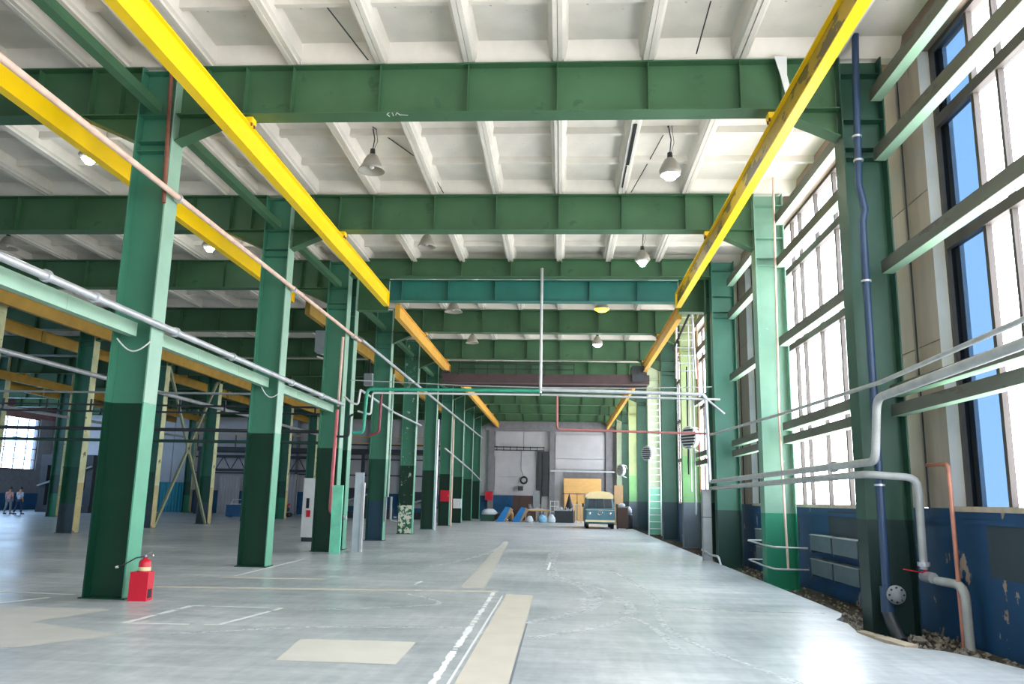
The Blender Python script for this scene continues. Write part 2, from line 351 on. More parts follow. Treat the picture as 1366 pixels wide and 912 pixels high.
for i, (x, y, s) in enumerate([(4.75, 11.6, .09), (4.2, 12.3, .06)]):
    R = Matrix.Translation((x, y, -.12)) @ Matrix.Rotation(i+.5, 4, 'Z')
    q = MB().lathe([(0, -s*.5), (s*.8, -s*.3), (s, 0), (s*.7, s*.45), (0, s*.6)], n=7, smooth=False); q.v = [tuple(R @ Vector(v)) for v in q.v]
    tag(q.build('stone', m_gravel), ['pale fist sized rubble stone beside the foot of the nearest window-side column', 'small grey stone near the pit edge by the valve'][i], 'stone')

# ------------------------------------------------------------------ ceiling: ribbed concrete slabs
def slab_mb(W=1.5, Ln=6.0, mb=None, ox=0, oy=0, oz=0):
    mb = mb or MB(); hw = W/2-.004; hl = Ln/2-.004
    def bx(*a): mb.box(a[0]+ox, a[1]+ox, a[2]+oy, a[3]+oy, a[4]+oz, a[5]+oz)
    bx(-hw, hw, -hl, hl, .3, .36)
    for s in (-1, 1):   # edge ribs tapering downwards
        q = [(s*hw+ox, 0+oz), (s*(hw-.075)+ox, 0+oz), (s*(hw-.075)+ox, .05+oz), (s*(hw-.13)+ox, .07+oz), (s*(hw-.17)+ox, .3+oz), (s*hw+ox, .3+oz)]
        mb.prism(q, 'Y', -hl+oy, hl+oy)
    for s in (-1, 1):
        q = [(s*hl+oy, .02+oz), (s*(hl-.1)+oy, .02+oz), (s*(hl-.3)+oy, .3+oz), (s*hl+oy, .3+oz)]
        mb.prism(q, 'X', -hw+.1+ox, hw-.1+ox)
    for y in (-1.45, 0, 1.45):
        q = [(y-.05+oy, .17+oz), (y+.05+oy, .17+oz), (y+.09+oy, .3+oz), (y-.09+oy, .3+oz)]
        mb.prism(q, 'X', -hw+.12+ox, hw-.12+ox)
    return mb
ceil = structure('ceiling')
proto = slab_mb().build('ceiling_slab', m_slab, ceil); first = True
XS = [-.12+.75+1.5*k for k in range(-5, 4)]; YS = [9.6+6*k for k in range(10)]
for xi, x in enumerate(XS + [-6.12-1.5*k for k in range(1, 9)]):
    for y in YS:
        jz = 8.81 + random.uniform(-.012, .012)
        if first: proto.location = (x, y, jz); first = False
        else: inst(proto, (x, y, jz))
mb = MB()
for x in [-6.12-1.5*k for k in range(9, 25)]:
    for y in YS: slab_mb(mb=mb, ox=x, oy=y, oz=8.81)
stuff(mb.build('ceiling_slab', m_slabd, ceil))
mb = MB()
for x in [-.12+.75+1.5*k for k in range(-28, 4)]:
    for y in (-2.4, 3.6): slab_mb(mb=mb, ox=x, oy=y, oz=8.81)
stuff(mb.build('ceiling_slab', m_slab, ceil))
MB().box(-44, 6.2, -6.3, 67.8, 9.2, 9.3).build('roof_deck', m_slabd, ceil)
# stains / open joints seen in the slabs
mb = MB()
for x, y0, y1, wd in [(1.38, 14.75, 16.7, .07), (1.36, 16.75, 18.0, .03)]: mb.box(x-wd/2, x+wd/2, y0, y1, 8.785, 8.8)
mb.build('joint_strip', m_black, ceil, label='black torn joint strip')

# ------------------------------------------------------------------ columns
def column(name, label, group, loc, mw, mfl, mfr, w=.65, fd=.4, H=8.79, flip=False):
    t = thing(name, label, 'column', loc, 0, group); h = w/2
    MB().box(-h+.024, h-.024, -.01, .01, 0.02, H).build('web', mw, t)
    MB().box(-h, -h+.024, -fd/2, fd/2, 0.02, H).build('flange', mfl, t)
    MB().box(h-.024, h, -fd/2, fd/2, 0.02, H).build('flange', mfr, t)
    MB().box(-h-.04, h+.04, -fd/2-.04, fd/2+.04, 0, .02).build('base_plate', mw, t)
    for z in (7.42, 7.25, 7.9, 8.7):
        MB().box(-h+.024, h-.024, -fd/2+.02, -.01, z, z+.012).box(-h+.024, h-.024, .01, fd/2-.02, z, z+.012).build('stiffener', mw, t)
    return t
near = ['nearest steel column of the left row, red extinguisher at its foot', 'second steel column of the left row, patched grey scuffs near its foot', 'third steel column of the left row, with red pipe and valve', 'left row column just behind the one with the red pipe',
        'left row steel column with a blue painted foot', 'left row steel column with a badly peeling white foot', 'left row green column behind the peeling one', 'left row green column carrying the red fire box',
        'left row green column carrying the white notice box', 'slim looking left row column second from the end wall', 'left row column against the far end wall']
XL = -6.925
for k, Y in enumerate(YK):
    mw = m_colLblue if k == 4 else m_colLpeel if k == 5 else m_colL
    c = column('steel_column', 'green ' + near[k], 'left row of nave columns', (XL, Y, 0), mw, m_colL, m_flange)
    if k == 5: MB().box(-.3, .3, -.2, -.012, .03, 1.25).build('foot_casing', mat('peeled_foot', '0f6141', .6, var=.1, scale=2.2, c2='cdd0bd', thr=.49), c, label='badly peeling white and green paint')
rlab = ['nearest green column by the big windows, navy drainpipe on its face', 'pale green column between windows with slim brown pipe', 'dark teal column with grey foot duct beside round white heater', 'teal column paired close behind the one with the foot duct',
        'olive yellow column holding the largest round white heater', 'dark grey green column behind the olive one', 'pale whitish column next to the long ladder', 'dark column behind the ladder column',
        'light olive column beyond the small round heaters', 'dark green window-side column second from the end wall', 'window-side column against the far end wall']
rm = [m_colR1, m_colR2, m_teal3, m_colR, m_colRy, m_colRd, m_colRw, m_colRd, m_colRy, m_colRd, m_colRw]
for k, Y in enumerate(YK):
    z0 = -.2 if k < 3 else 0
    c = column('steel_column', rlab[k], 'window side row of columns', (4.79, Y, z0), rm[k], rm[k], rm[k], w=.68, H=8.79-z0)
for row, X, ks in ((2, -18.825, range(2, 11)), (3, -30.9, range(5, 11))):
    for k in ks:
        Y = YK[k]
        lab = {2: 'dark green column of the second row, ', 3: 'dark green column of the third row, '}[row]
        extra = {2: ['', '', 'cut off by the picture edge', 'hidden behind the nearest', 'with tan worn flange and the widest outline', 'left foot of the crossed braces', 'right foot of the crossed braces with grey foot', 'with bright green foot', 'with bright green foot behind second column', 'near the white gate', 'at the end wall'],
                 3: ['']*5 + ['nearest of its row', 'beside the two walking people', 'seen through the crossed braces', 'before the turquoise gate', 'near the corrugated gate', 'at the end wall']}[row][k]
        if row == 2 and k == 2: continue
        column('steel_column', lab+extra, 'rows of columns deeper in the hall', (X, Y, 0), m_col2g if k > 6 or row == 3 else m_col2, m_col2, m_flangeworn)

# ------------------------------------------------------------------ roof beams
def roof_beam(label, group, x0, x1, Y, zb=7.91, zt=8.8, mt=m_beam, haunch=True, phase=-.12, step=1.5, web_t=.02, fd=.35, name='roof_beam', cat='beam'):
    t = thing(name, label, cat, ((x0+x1)/2, Y, zb), 0, group); ox = (x0+x1)/2; hw = (x1-x0)/2
    H = zt-zb
    MB().box(-hw, hw, -web_t/2, web_t/2, .02, H-.02).build('web', mt, t)
    MB().box(-hw, hw, -fd/2, fd/2, H-.02, H).build('top_flange', mt, t)
    MB().box(-hw, hw, -fd/2, fd/2, 0, .02).build('bottom_flange', mt, t)
    x = phase-30*step; xs = []
    while x < x1:
        if x > x0+.15 and x < x1-.15: xs.append(x)
        x += step
    if haunch: xs += [x0+1.15, x1-.9]
    pr = None
    for x in xs:
        if pr is None: pr = MB().box(-.006, .006, -fd/2+.02, -web_t/2, .02, H-.02).box(-.006, .006, web_t/2, fd/2-.02, .02, H-.02).build('stiffener', mt, t, loc=(x-ox, 0, 0))
        else: inst(pr, (x-ox, 0, 0))
    if haunch:
        for s in (-1, 1):
            L_ = 1.0; d = .45
            MB().prism([(s*hw, 0), (s*hw, -d), (s*(hw-L_), -.01), (s*(hw-L_), 0)], 'Y', -.01, .01).build('haunch_plate', mt, t)
            MB().prism([(s*hw, -d-.015), (s*hw, -d+.005), (s*(hw-L_), .0), (s*(hw-L_-.03), -.0)], 'Y', -fd/2+.03, fd/2-.03).build('haunch_flange', mt, t)
    return t
for k, Y in enumerate(YK):
    if k == 2: roof_beam('shallow green roof beam above the bright teal beam', 'roof beams over the nave', -6.59, 4.44, Y, zb=8.3, zt=8.86, haunch=False, phase=-.07, step=1.53)
    elif k == 3:
        roof_beam('bright teal lower beam spanning between the yellow crane rails', 'roof beams over the nave', -5.58, 3.62, Y, zb=7.77, zt=8.46, mt=m_teal, haunch=False, phase=-.66, step=1.5)
        for s, xa, xb in ((0, -6.59, -5.6), (1, 3.64, 4.44)):
            tt = thing('bracket_beam', ['short green bracket beam joining the left row to the teal beam', 'short green bracket beam joining the window row to the teal beam'][s], 'beam', ((xa+xb)/2, Y, 7.77))
            hh = (xb-xa)/2
            MB().box(-hh, hh, -.01, .01, -.3, 1.0).build('web', m_beam, tt)
            MB().box(-hh, hh, -.17, .17, 1.0, 1.02).build('top_flange', m_beam, tt); MB().box(-hh, hh, -.17, .17, -.32, -.3).build('bottom_flange', m_beam, tt)
    else:
        roof_beam('green stiffened roof beam across the nave, %s from the camera' % ORD[k if k < 2 else k-1] if k < 10 else 'green roof beam over the end wall of the nave', 'roof beams over the nave', -6.59, 4.44, Y)
for bay, (xa, xb, k0, nm) in enumerate([(-18.49, -7.26, 0, 'second bay'), (-30.56, -19.16, 2, 'third bay'), (-42.6, -31.24, 5, 'far left bay')]):
    for k, Y in enumerate(YK):
        if k < k0 or (k in (2, 3) and k == 3): continue
        roof_beam('dark green roof beam over the %s, in line with left row column %s' % (nm, ORD[k]), 'roof beams over the deeper bays', xa, xb, Y, haunch=bay == 0)
t = bpy.data.objects['roof_beam']
mk = MB()
for a, b in [((-.95, .0), (-1.0, .03)), ((-1.0, .03), (-.97, .07)), ((-.9, 0), (-.9, .06)), ((-.86, .05), (-.82, .0)), ((-.82, 0), (-.78, .05)), ((-.78, .04), (-.65, .05))]:
    mk.bar((a[0]-.9, -.17+a[1]*2, -.003), (b[0]-.9, -.17+b[1]*2, -.003), .012, .004)
mk.build('chalk_mark', m_white, t)
tag(MB().add([(3.42, 12.36, 8.8), (3.62, 12.36, 8.8), (3.6, 12.33, 8.45), (3.68, 12.36, 8.1), (3.58, 12.36, 8.1), (3.5, 12.34, 8.45), (3.42, 12.38, 8.8), (3.62, 12.38, 8.8), (3.6, 12.35, 8.45), (3.68, 12.38, 8.1), (3.58, 12.38, 8.1), (3.5, 12.36, 8.45)], [(0, 1, 2, 5), (5, 2, 3, 4), (6, 11, 8, 7), (11, 10, 9, 8), (0, 5, 11, 6), (1, 7, 8, 2), (3, 9, 10, 4), (5, 4, 10, 11), (2, 8, 9, 3), (0, 6, 7, 1)]).build('plastic_strip', m_white), 'torn whitish sheet hanging in front of the nearest roof beam', 'plastic')
for i, (pts, lab) in enumerate([([(-3.5, 9.0, 8.8), (-3.75, 11, 9.08), (-3.3, 12.3, 8.8)], 'thin dark cable under the slabs before the nearest beam, left of the middle'), ([(2.6, 9.0, 9.05), (2.2, 11, 9.08), (2.15, 12.3, 8.83)], 'thin dark cable under the slabs before the nearest beam, by the window side'),
        ([(-3.95, 15.4, 9.1), (-3.1, 17.3, 9.05), (-2.9, 18.4, 8.83)], 'thin dark cable from the nearest unlit lamp to the second beam'), ([(2.1, 15.5, 9.1), (1.9, 17, 9.05), (1.6, 18.4, 8.83)], 'thin cable from the nearest lit lamp to the second beam')]):
    tag(MB().tube(pts, .012, 5).build('cable', m_dark), lab, 'cable')
# ------------------------------------------------------------------ yellow crane runway beams
m_ochd = mat('crane_ochre_dull', 'a5822f', .6, var=.15, scale=2)
m_yel_shade = mat('crane_yellow_shaded', 'a98a18', .55, var=.25, scale=1.5, stretch=(1, .35, 1), c2='5f5120', thr=.52)  # shade on the rail's nave side painted in as darker, patchy yellow
def runway(label, group, X, ya, yb, zt=7.8, h=.45, w=.165, mt=m_yel, clips=True, name='crane_rail', webm=None):
    t = thing(name, label, 'crane beam', (X, (ya+yb)/2, zt-h), 0, group); hl = (yb-ya)/2; c = (ya+yb)/2
    MB().box(-.02, .02, -hl, hl, .02, h-.02).build('web', webm or mt, t)
    MB().box(-w/2, w/2, -hl, hl, 0, .022).build('bottom_flange', mt, t)
    MB().box(-w/2, w/2, -hl, hl, h-.022, h).build('top_flange', mt, t)
    if clips:
        for Y in YK:
            if ya+.2 < Y < yb-.2:
                MB().box(-w/2-.05, w/2+.05, Y-c-.09, Y-c+.09, h, 7.9-zt+h).build('clamp_plate', mt, t)
                for s in ((-1, 1) if clips is True else ()):
                    for q in (-.06, .06): MB().lathe([(0, -.03), (.018, -.03), (.018, .05), (0, .05)], (s*(w/2+.03), Y-c+q, h-.02), 6).build('bolt', m_rust, t)
        for s in (-1, 1): MB().box(-w/2, w/2, s*hl-.01, s*hl+.01, 0, h).build('end_plate', mt, t)
    return t
runway('bright yellow crane runway beam above the left row, nearest length', 'crane rails of the nave', -5.42, 2, 24.0)
runway('bright yellow crane runway beam beside the windows, nearest length', 'crane rails of the nave', 3.46, 2, 24.0, webm=m_yel_shade)
runway('ochre crane runway beam above the left row, middle length', 'crane rails of the nave', -5.4, 25.6, 37.9, mt=m_och)
runway('ochre crane runway beam beside the windows, middle length', 'crane rails of the nave', 3.72, 25.6, 37.9, mt=m_och)
runway('ochre crane runway beam above the left row, far length', 'crane rails of the nave', -5.25, 41, 66.8, mt=m_och)
runway('ochre crane runway beam beside the windows, far length', 'crane rails of the nave', 3.72, 41, 66.8, mt=m_och)
runway('bright yellow crane beam just outside the left row of columns', 'crane rails of the deeper bays', -8.4, 2, 24.0, zt=7.9)
for ya, yb, l in ((25.6, 37.9, 'middle'), (39.5, 66, 'far')): runway('ochre crane beam outside the left row, %s length' % l, 'crane rails of the deeper bays', -8.4, ya, yb, zt=7.9, mt=m_ochd)
for X, nm in ((-17.65, 'before the second row of columns'), (-20.6, 'behind the second row of columns'), (-29.7, 'before the third row of columns'), (-32.4, 'behind the third row of columns')):
    for ya, yb, l in ((10, 30.3, 'near'), (30.5, 48.4, 'middle'), (48.6, 66.4, 'far')):
        if X < -21 and l == 'near': continue
        runway('ochre crane beam %s, %s length' % (nm, l), 'crane rails of the deeper bays', X, ya, yb, zt=7.8, mt=m_ochd, clips=2)

# longitudinal struts between columns, high up, and pale green tie beams
for side, X in (('left', -6.9),):
    prev = 6.6
    for k, Y in enumerate(YK[:8]):
        if k == 3: prev = Y+.2; continue
        a, b = prev+.02, Y-.22
        lab = 'green square strut high between left row columns, %s length from the camera' % ORD[k if k < 3 else k-1]
        tag(MB().bar((X, a, 7.95 if k == 0 else 7.98), (X, b, 8.0), .16, .16).build('strut', m_strut), lab, 'strut', 'struts along the left row')
        if k < 3:
            t = thing('tie_beam', 'pale green tie beam at pipe height, %s length of the left row' % ORD[k if k < 3 else k-1], 'tie beam', (X, (a+b)/2, 4.16), 0, 'tie beams along the left row')
            hl = (b-a)/2
            MB().box(-.07, .07, -hl, hl, -.11, -.095).box(-.07, .07, -hl, hl, .095, .11).box(.055, .07, -hl, hl, -.095, .095).box(-.07, -.055, -hl, hl, -.095, .095).build('channel', m_tie, t)
            for q in (-.35, .35):
                MB().box(-.075, .075, q*hl-.01, q*hl+.01, -.115, .115).build('joint_plate', m_tie, t)
        prev = Y+.22
for k, (a, b) in enumerate([(30.9, 36.5), (36.9, 42.5), (42.9, 48.5)]):
    tag(MB().bar((-18.82, a, 8.0), (-18.82, b, 8.0), .16).build('strut', m_strut), 'dark strut high along the second row, %s length' % ORD[k], 'strut', 'struts along the second row')
m_brace = mat('brace_olive', '7d8569', .6, var=.15)
t = thing('cross_brace', 'pale crossed steel braces between two second row columns', 'brace', (-18.6, 39.7, 0))
for a, b in [((0, -2.75, .03), (0, 2.75, 7.5)), ((0, 2.75, .03), (0, -2.75, 7.5))]: MB().bar(a, b, .1, .14).build('diagonal', m_brace, t)
MB().box(-.02, .04, -.25, .25, 3.5, 4.1).build('gusset_plate', m_brace, t)

# ------------------------------------------------------------------ right wall with windows
WX = 5.45
wr = structure('wall_right')
MB().box(WX, WX+.4, -6, 67.2, -.4, 1.6).build('plinth', m_plinth, wr, label='blue peeling paint')
for i, (a, b, z0, z1) in enumerate([(13.9, 17.3, .95, 1.5), (8.0, 11.0, .75, 1.42), (25.5, 30, .3, 1.4), (19.4, 20.6, .8, 1.35)]):
    MB().box(WX-.006, WX, a, b, z0, z1).build('paint_patch', m_plinthd, wr, label='dark grey repainted area')
MB().box(WX-.03, WX, -6, 67.2, 1.40, 1.46).build('plinth_ledge', m_plinth, wr)
piers = [(-1.6+1.2, 1.3), (11.85, 13.45), (23.9, 26.0), (35.85, 37.55), (47.85, 49.55), (59.85, 61.5), (66.6, 67.2)]
mb0 = None
for a, b in piers:
    nP = 3
    zs = [1.6, 4.0, 6.3, 8.56]
    mid = (a+b)/2
    for i in range(3):
        for (p, q) in ((a, mid-.06), (mid+.06, b)):
            if q-p < .1: continue
            MB().box(WX, WX+.38, p, q, zs[i]+.008, zs[i+1]-.008).build('wall_panel', m_wall, wr)
    MB().box(WX+.02, WX+.38, mid-.06, mid+.06, 1.6, 8.56).build('joint_backing', m_grey, wr)
    for s, q in ((1, b), (-1, a)):
        MB().box(WX+.001, WX+.2, q-.006 if s > 0 else q-.002, q+.002 if s > 0 else q+.006, 1.6, 8.55).build('reveal_coat', m_reveal, wr)
    MB().tube([(WX-.03, mid-.1, 1.6), (WX-.03, mid-.1, 8.9)], .012, 6).build('cable_strip', m_dark, wr)
MB().box(WX, WX+.4, -6, 67.2, 8.56, 9.2).build('lintel', mat('brown_concrete_lintel', '8d7a6c', .95, var=.3, scale=2, bump=.4, stretch=(1, .4, 1)), wr)
zrow = [(1.63, 3.5), (3.66, 5.33), (5.49, 7.25), (7.42, 8.5)]
for n, (a, b) in enumerate(WINR):
    wn = structure('window_%d' % (n+1), (5.68, (a+b)/2, 0)); c = (a+b)/2
    cuts = [b-v for v in (0, 1.1, 1.75, 3.0, 4.25, 4.9, 6.15, 7.4, 8.05, 9.3) if b-v > a+.25] + [a]
    MB().box(-.06, .06, a-c, a-c+.07, 1.56, 8.56).box(-.06, .06, b-c-.07, b-c, 1.56, 8.56).box(-.06, .06, a-c, b-c, 8.49, 8.56).box(-.06, .06, a-c, b-c, 1.56, 1.63).build('frame', m_frame, wn)
    MB().box(.06, .12, b-c-.2, b-c-.07, 1.63, 8.5).build('outer_jamb', m_framew, wn, label='pale outer frame strip')
    for z0, z1 in ((3.5, 3.66), (5.33, 5.49), (7.25, 7.42)): MB().box(-.07, .05, a-c+.07, b-c-.07, z0, z1).build('transom', m_frame, wn)
    for i, y in enumerate(cuts[1:-1]): MB().box(-.04, .04, y-c-(.03 if i % 3 else .04), y-c+(.03 if i % 3 else .04), 1.6, 8.5).build('mullion', m_frame, wn)
    MB().box(-.25, -.062, a-c-.02, b-c+.02, 1.56, 1.63).build('window_sill', m_sill, wn)
    for i in range(len(cuts)-1):
        y1, y0 = cuts[i], cuts[i+1]
        for z0, z1 in zrow:
            MB().box(-.003, .003, y0-c+.03, y1-c-.03, z0, z1).build('pane', P_blue if i == 0 else P_white, wn)

# girts: channel rails running along the windows between columns
def girt(label, ya, yb, z, h=.16, X=4.9, w=.18):
    t = thing('girt', label, 'rail', (X, (ya+yb)/2, z), 0, 'steel rails across the windows'); hl = (yb-ya)/2
    MB().box(0, .012, -hl, hl, 0, h).build('channel_web', m_girtw, t)
    MB().box(.012, w, -hl, hl, 0, .012).build('lower_flange', m_girt, t)
    MB().box(.012, w, -hl, hl, h-.012, h).build('upper_flange', m_girt, t)
bays = [(6.8, 12.38, 'nearest bay'), (12.82, 18.38, 'bay between the two nearest window columns'), (18.82, 23.88, 'bay beyond the pale green column'), (25.32, 30.48, 'bay by the round heater')]
for ya, yb, nm in bays:
    for z, h, zl in ((8.0, .2, 'topmost'), (6.98, .2, 'second highest'), (5.13, .2, 'middle height'), (3.22, .17, 'second lowest'), (2.93, .17, 'lowest')):
        girt('weathered pale green %s window rail in the %s' % (zl, nm), ya, yb, z, h)

# ------------------------------------------------------------------ left wall, end wall, back wall
wl = structure('wall_left')
MB().box(-43.9, -43.4, -6, 67.2, 0, 1.3).build('plinth', m_blue, wl)
MB().box(-43.9, -43.4, -6, 67.2, 1.3, 3.15).build('lower_wall', m_endg, wl)
MB().box(-43.9, -43.4, -6, 67.2, 7.35, 9.2).build('upper_wall', mat('wall_brown_red', '7d5a58', .9, var=.15), wl)
prev = -6
for a, b in WINL + [(67.2, 67.2)]:
    MB().box(-43.9, -43.4, prev, a, 3.15, 7.35).build('pier', m_endg, wl); prev = b
for n, (a, b) in enumerate(WINL):
    wn = structure('window_%d' % (n+8), (-43.55, (a+b)/2, 0)); hl = (b-a)/2
    MB().box(-.06, .06, -hl, -hl+.1, 3.15, 7.35).box(-.06, .06, hl-.1, hl, 3.15, 7.35).box(-.06, .06, -hl, hl, 3.15, 3.25).box(-.06, .06, -hl, hl, 7.25, 7.35).build('frame', m_frame, wn)
    ny = 8
    for i in range(1, ny): MB().box(-.03, .03, -hl+i*2*hl/ny-.03, -hl+i*2*hl/ny+.03, 3.2, 7.3).build('mullion', m_frame, wn)
    for z in (4.0, 4.85, 5.7, 6.5): MB().box(-.03, .03, -hl, hl, z-.03, z+.03).build('transom', m_frame, wn)
    zz = [3.25, 4.0, 4.85, 5.7, 6.5, 7.25]
    if n == 5:
        for i in range(ny):
            for j in range(5): MB().box(-.003, .003, -hl+i*2*hl/ny+.03, -hl+(i+1)*2*hl/ny-.03, zz[j]+.03, zz[j+1]-.03).build('pane', P_left, wn)
    else: stuff(MB().box(-.003, .003, -hl, hl, 3.2, 7.3).build('pane', P_left, wn))
# end wall
we = structure('wall_end')
MB().box(-43.9, 5.85, 67.2, 67.5, 0, 9.2).build('backing', m_endw, we)
MB().box(-43.4, -6.0, 67.12, 67.2, 0, 1.85).build('blue_band', m_blue, we)
MB().box(-6.0, -2.1, 67.12, 67.2, 0, 1.9).build('blue_band', m_blue, we)
# nave bay panels
for x0, x1, z0, z1 in [(-5.45, -3.15, 5.75, 7.1), (-3.1, -1.7, 5.75, 7.1), (-5.45, -2.1, 1.95, 3.4), (-5.45, -2.1, 3.43, 5.0), (-.5, 3.55, 4.95, 6.9), (-.5, 3.55, 4.1, 4.92), (-.9, .2, 2.5, 3.4), (-.9, .2, 1.6, 2.46), (-.9, .2, .7, 1.56)]:
    MB().box(x0, x1, 67.1, 67.2, z0, z1).build('wall_panel', m_endw, we)
MB().box(-6.3, 4.9, 66.95, 67.2, 7.15, 7.95).build('lintel', m_endg, we)
MB().box(-1.55, -1.05, 66.9, 67.2, 1.9, 5.5).build('dark_doorway', m_dark, we)
MB().box(-1.95, -1.6, 66.9, 67.2, 0, 5.5).build('dark_jamb', m_dark, we)
MB().box(-.98, -.55, 66.9, 67.2, 0, 7.15).build('pilaster', m_endg, we)
MB().box(3.6, 4.15, 66.9, 67.2, 0, 7.15).build('pilaster', m_endg, we)
MB().box(-6.0, -5.55, 66.9, 67.2, 0, 7.15).build('pilaster', m_endg, we)
MB().box(.22, 3.6, 67.1, 67.2, 0, 4.0).build('lower_wall', m_endg, we)
for i in range(8):
    for j in range(5): MB().box(-43.2+i*1.5+0, -43.2+i*1.5+1.42, 67.13, 67.2, 2.0+j*1.2, 2.0+j*1.2+1.15).build('wall_panel', m_endw, we)
for x in (-25.0, -22, -19.2, -16, -13.2, -10.2): MB().box(x-.12, x+.12, 67.0, 67.2, 0, 8.5).build('pilaster', m_endg, we)
for z in (3.3, 4.6, 5.8): MB().box(-31, -7.3, 67.0, 67.1, z-.05, z+.05).build('rail', m_dark, we)
# unseen back wall; its opening is added and sized to let in fill light
wb = structure('wall_back_unseen')
for a, b in ((-43.9, -4.4), (1.6, 5.9)): MB().box(a, b, -6.4, -6, 0, 9.2).build('pier', m_endw, wb)
MB().box(-4.4, 1.6, -6.4, -6, 6.5, 9.2).build('lintel', m_endw, wb)
MB().box(-4.4, 1.6, -6.4, -6, 0, 3.5).build('lower_wall', m_endw, wb)

# corrugated gates at the end wall of the deeper bays
def gate(name, label, x0, x1, z1, mt, Y=67.0):
    t = thing(name, label, 'gate', ((x0+x1)/2, Y, 0)); hw = (x1-x0)/2; n = int(hw*2/.25)
    pr = None
    for i in range(n):
        x = -hw+(i+.5)*2*hw/n
        if pr is None: pr = MB().prism([(x-.12, 0), (x-.06, -.05), (x+.06, -.05), (x+.12, 0)], 'Z', .05, z1).build('corrugation', mt, t, loc=(0, 0, 0)); x00 = x
        else: inst(pr, (x-x00, 0, 0))
    MB().box(-hw-.1, hw+.1, .0, .08, 0, z1+.1).build('gate_leaf', mt, t)
gate('sliding_gate', 'turquoise ribbed gate seen through the crossed braces', -34.2, -31.3, 2.35, m_cyan)
gate('sliding_gate', 'white corrugated gate beside the dark machinery', -28.4, -26.8, 3.0, m_endw)
gate('sliding_gate', 'pale grey corrugated gate behind the white electrical cabinet', -23.6, -21.9, 3.3, m_endw)
tag(MB().box(-25.5, -23.9, 66.0, 66.7, 0, .9).build('low_machine', m_dark), 'dark low machine base in front of the corrugated gate', 'machine')
t = thing('gantry_frame', 'dark overhead gantry frame above the corrugated gates', 'gantry', (-24.5, 65.5, 0))
for z in (3.5, 4.6): MB().box(-5, 5, -.1, .1, z-.1, z+.1).build('chord', m_dark, t)
for i in range(8): MB().bar((-5+i*1.25, 0, 3.5), (-5+i*1.25+.62, 0, 4.6), .06).bar((-5+i*1.25+.62, 0, 4.6), (-5+(i+1)*1.25, 0, 3.5), .06).build('lattice', m_dark, t)
for x in (-4.9, 4.9): MB().box(x-.12, x+.12, -.12, .12, 0, 3.5).build('leg', m_dark, t)
t = thing('steel_trestle', 'leaning pale steel trestle frame near the corrugated gate', 'trestle', (-26.4, 64, 0))
for x in (0, .9): MB().bar((x, 0, 0), (x+.5, 0, 1.2), .07).build('leg', m_white, t)
for z in (.4, .8, 1.15): MB().bar((z*.42, 0, z), (z*.42+.9, 0, z), .06).build('crossbar', m_white, t)
t = thing('motor_trolley', 'small trolley with red arm behind the white electrical cabinet', 'trolley', (-20.5, 60, 0))
MB().box(-.6, .6, -.3, .3, .15, .3).build('deck', m_dark, t); MB().bar((-.2, 0, .3), (.5, 0, .95), .1).build('arm', m_red, t)
MB().lathe([(0, -.3), (.2, -.3), (.2, .3), (0, .3)], (.2, 0, .55), 12, 'Y').build('motor', m_dark, t)
for x in (-.5, .5): MB().lathe([(0, -.32), (.15, -.32), (.15, .32), (0, .32)], (x, 0, .15), 12, 'Y').build('wheel', m_black, t)

# ------------------------------------------------------------------ pipes
def pipe(label, pts, r, mt, name='pipe', cat='pipe', group=None, n=10, flanges=()):
    pts = [Vector(p) for p in pts]; Q = [pts[0]]
    for i in range(1, len(pts)-1):   # rounded elbows
        a, b, c = pts[i-1], pts[i], pts[i+1]; q = min(r*3, (b-a).length*.4, (c-b).length*.4)
        p0 = b+(a-b).normalized()*q; p1 = b+(c-b).normalized()*q
        for k in range(5): s = k/4; Q.append(p0*(1-s)**2+b*2*s*(1-s)+p1*s*s)
    Q.append(pts[-1])
    if not flanges: return tag(MB().tube(Q, r, n).build(name, mt), label, cat, group)
    t = thing(name, label, cat, tuple(pts[0]), 0, group)
    MB().tube([q-pts[0] for q in Q], r, n).build('run', mt, t)
    for f, d in flanges:
        f = Vector(f)-pts[0]; d = Vector(d).normalized()
        MB().tube([f-d*.03, f+d*.03], r*1.5, 12).build('collar', m_steel, t)
    return t
pipe('silver pipe along the left row above the pale green tie beams', [(-6.5, 5, 4.24), (-6.5, 23.7, 4.27)], .055, m_steel, flanges=[((-6.5, y, 4.25), (0, 1, 0)) for y in (9.5, 10.6, 13, 15.4, 19, 21.5)])
pipe('rust pink conduit running high along the left row', [(-6.48, 5, 6.47), (-6.48, 25.2, 6.49)], .05, m_pink, flanges=[((-6.48, y, 6.47), (0, 1, 0)) for y in (12.6, 18.6, 24.3)])
pipe('silver conduit continuing high along the left row to the end wall', [(-6.46, 25.3, 6.55), (-6.46, 66, 6.45)], .055, m_steel)
pipe('thin white sagging pipe along the left row past the red pipe', [(-6.46, 25.6, 4.95), (-6.46, 31, 4.8), (-6.46, 37, 4.85)], .04, m_steel)
pipe('thin white pipe lower along the far left row', [(-6.46, 45, 4.3), (-6.46, 58, 3.6), (-6.46, 66, 3.0)], .05, m_steel)
pipe('silver pipe along the second row of columns', [(-18.25, 20, 6.03), (-18.25, 60, 6.08)], .09, m_steel)
pipe('dull grey pipe running deeper beside the third row', [(-30.3, 30, 6.0), (-30.3, 64, 6.0)], .09, m_steel)
pipe('upper dark pipe crossing the deeper bays at head height of the braces', [(-43, 24.3, 3.47), (-7.3, 24.3, 3.5)], .055, m_dark)
pipe('lower dark green pipe crossing the deeper bays', [(-43, 24.3, 3.09), (-7.3, 24.3, 3.16)], .05, mat('dark_green_pipe', '1c3f38', .5))
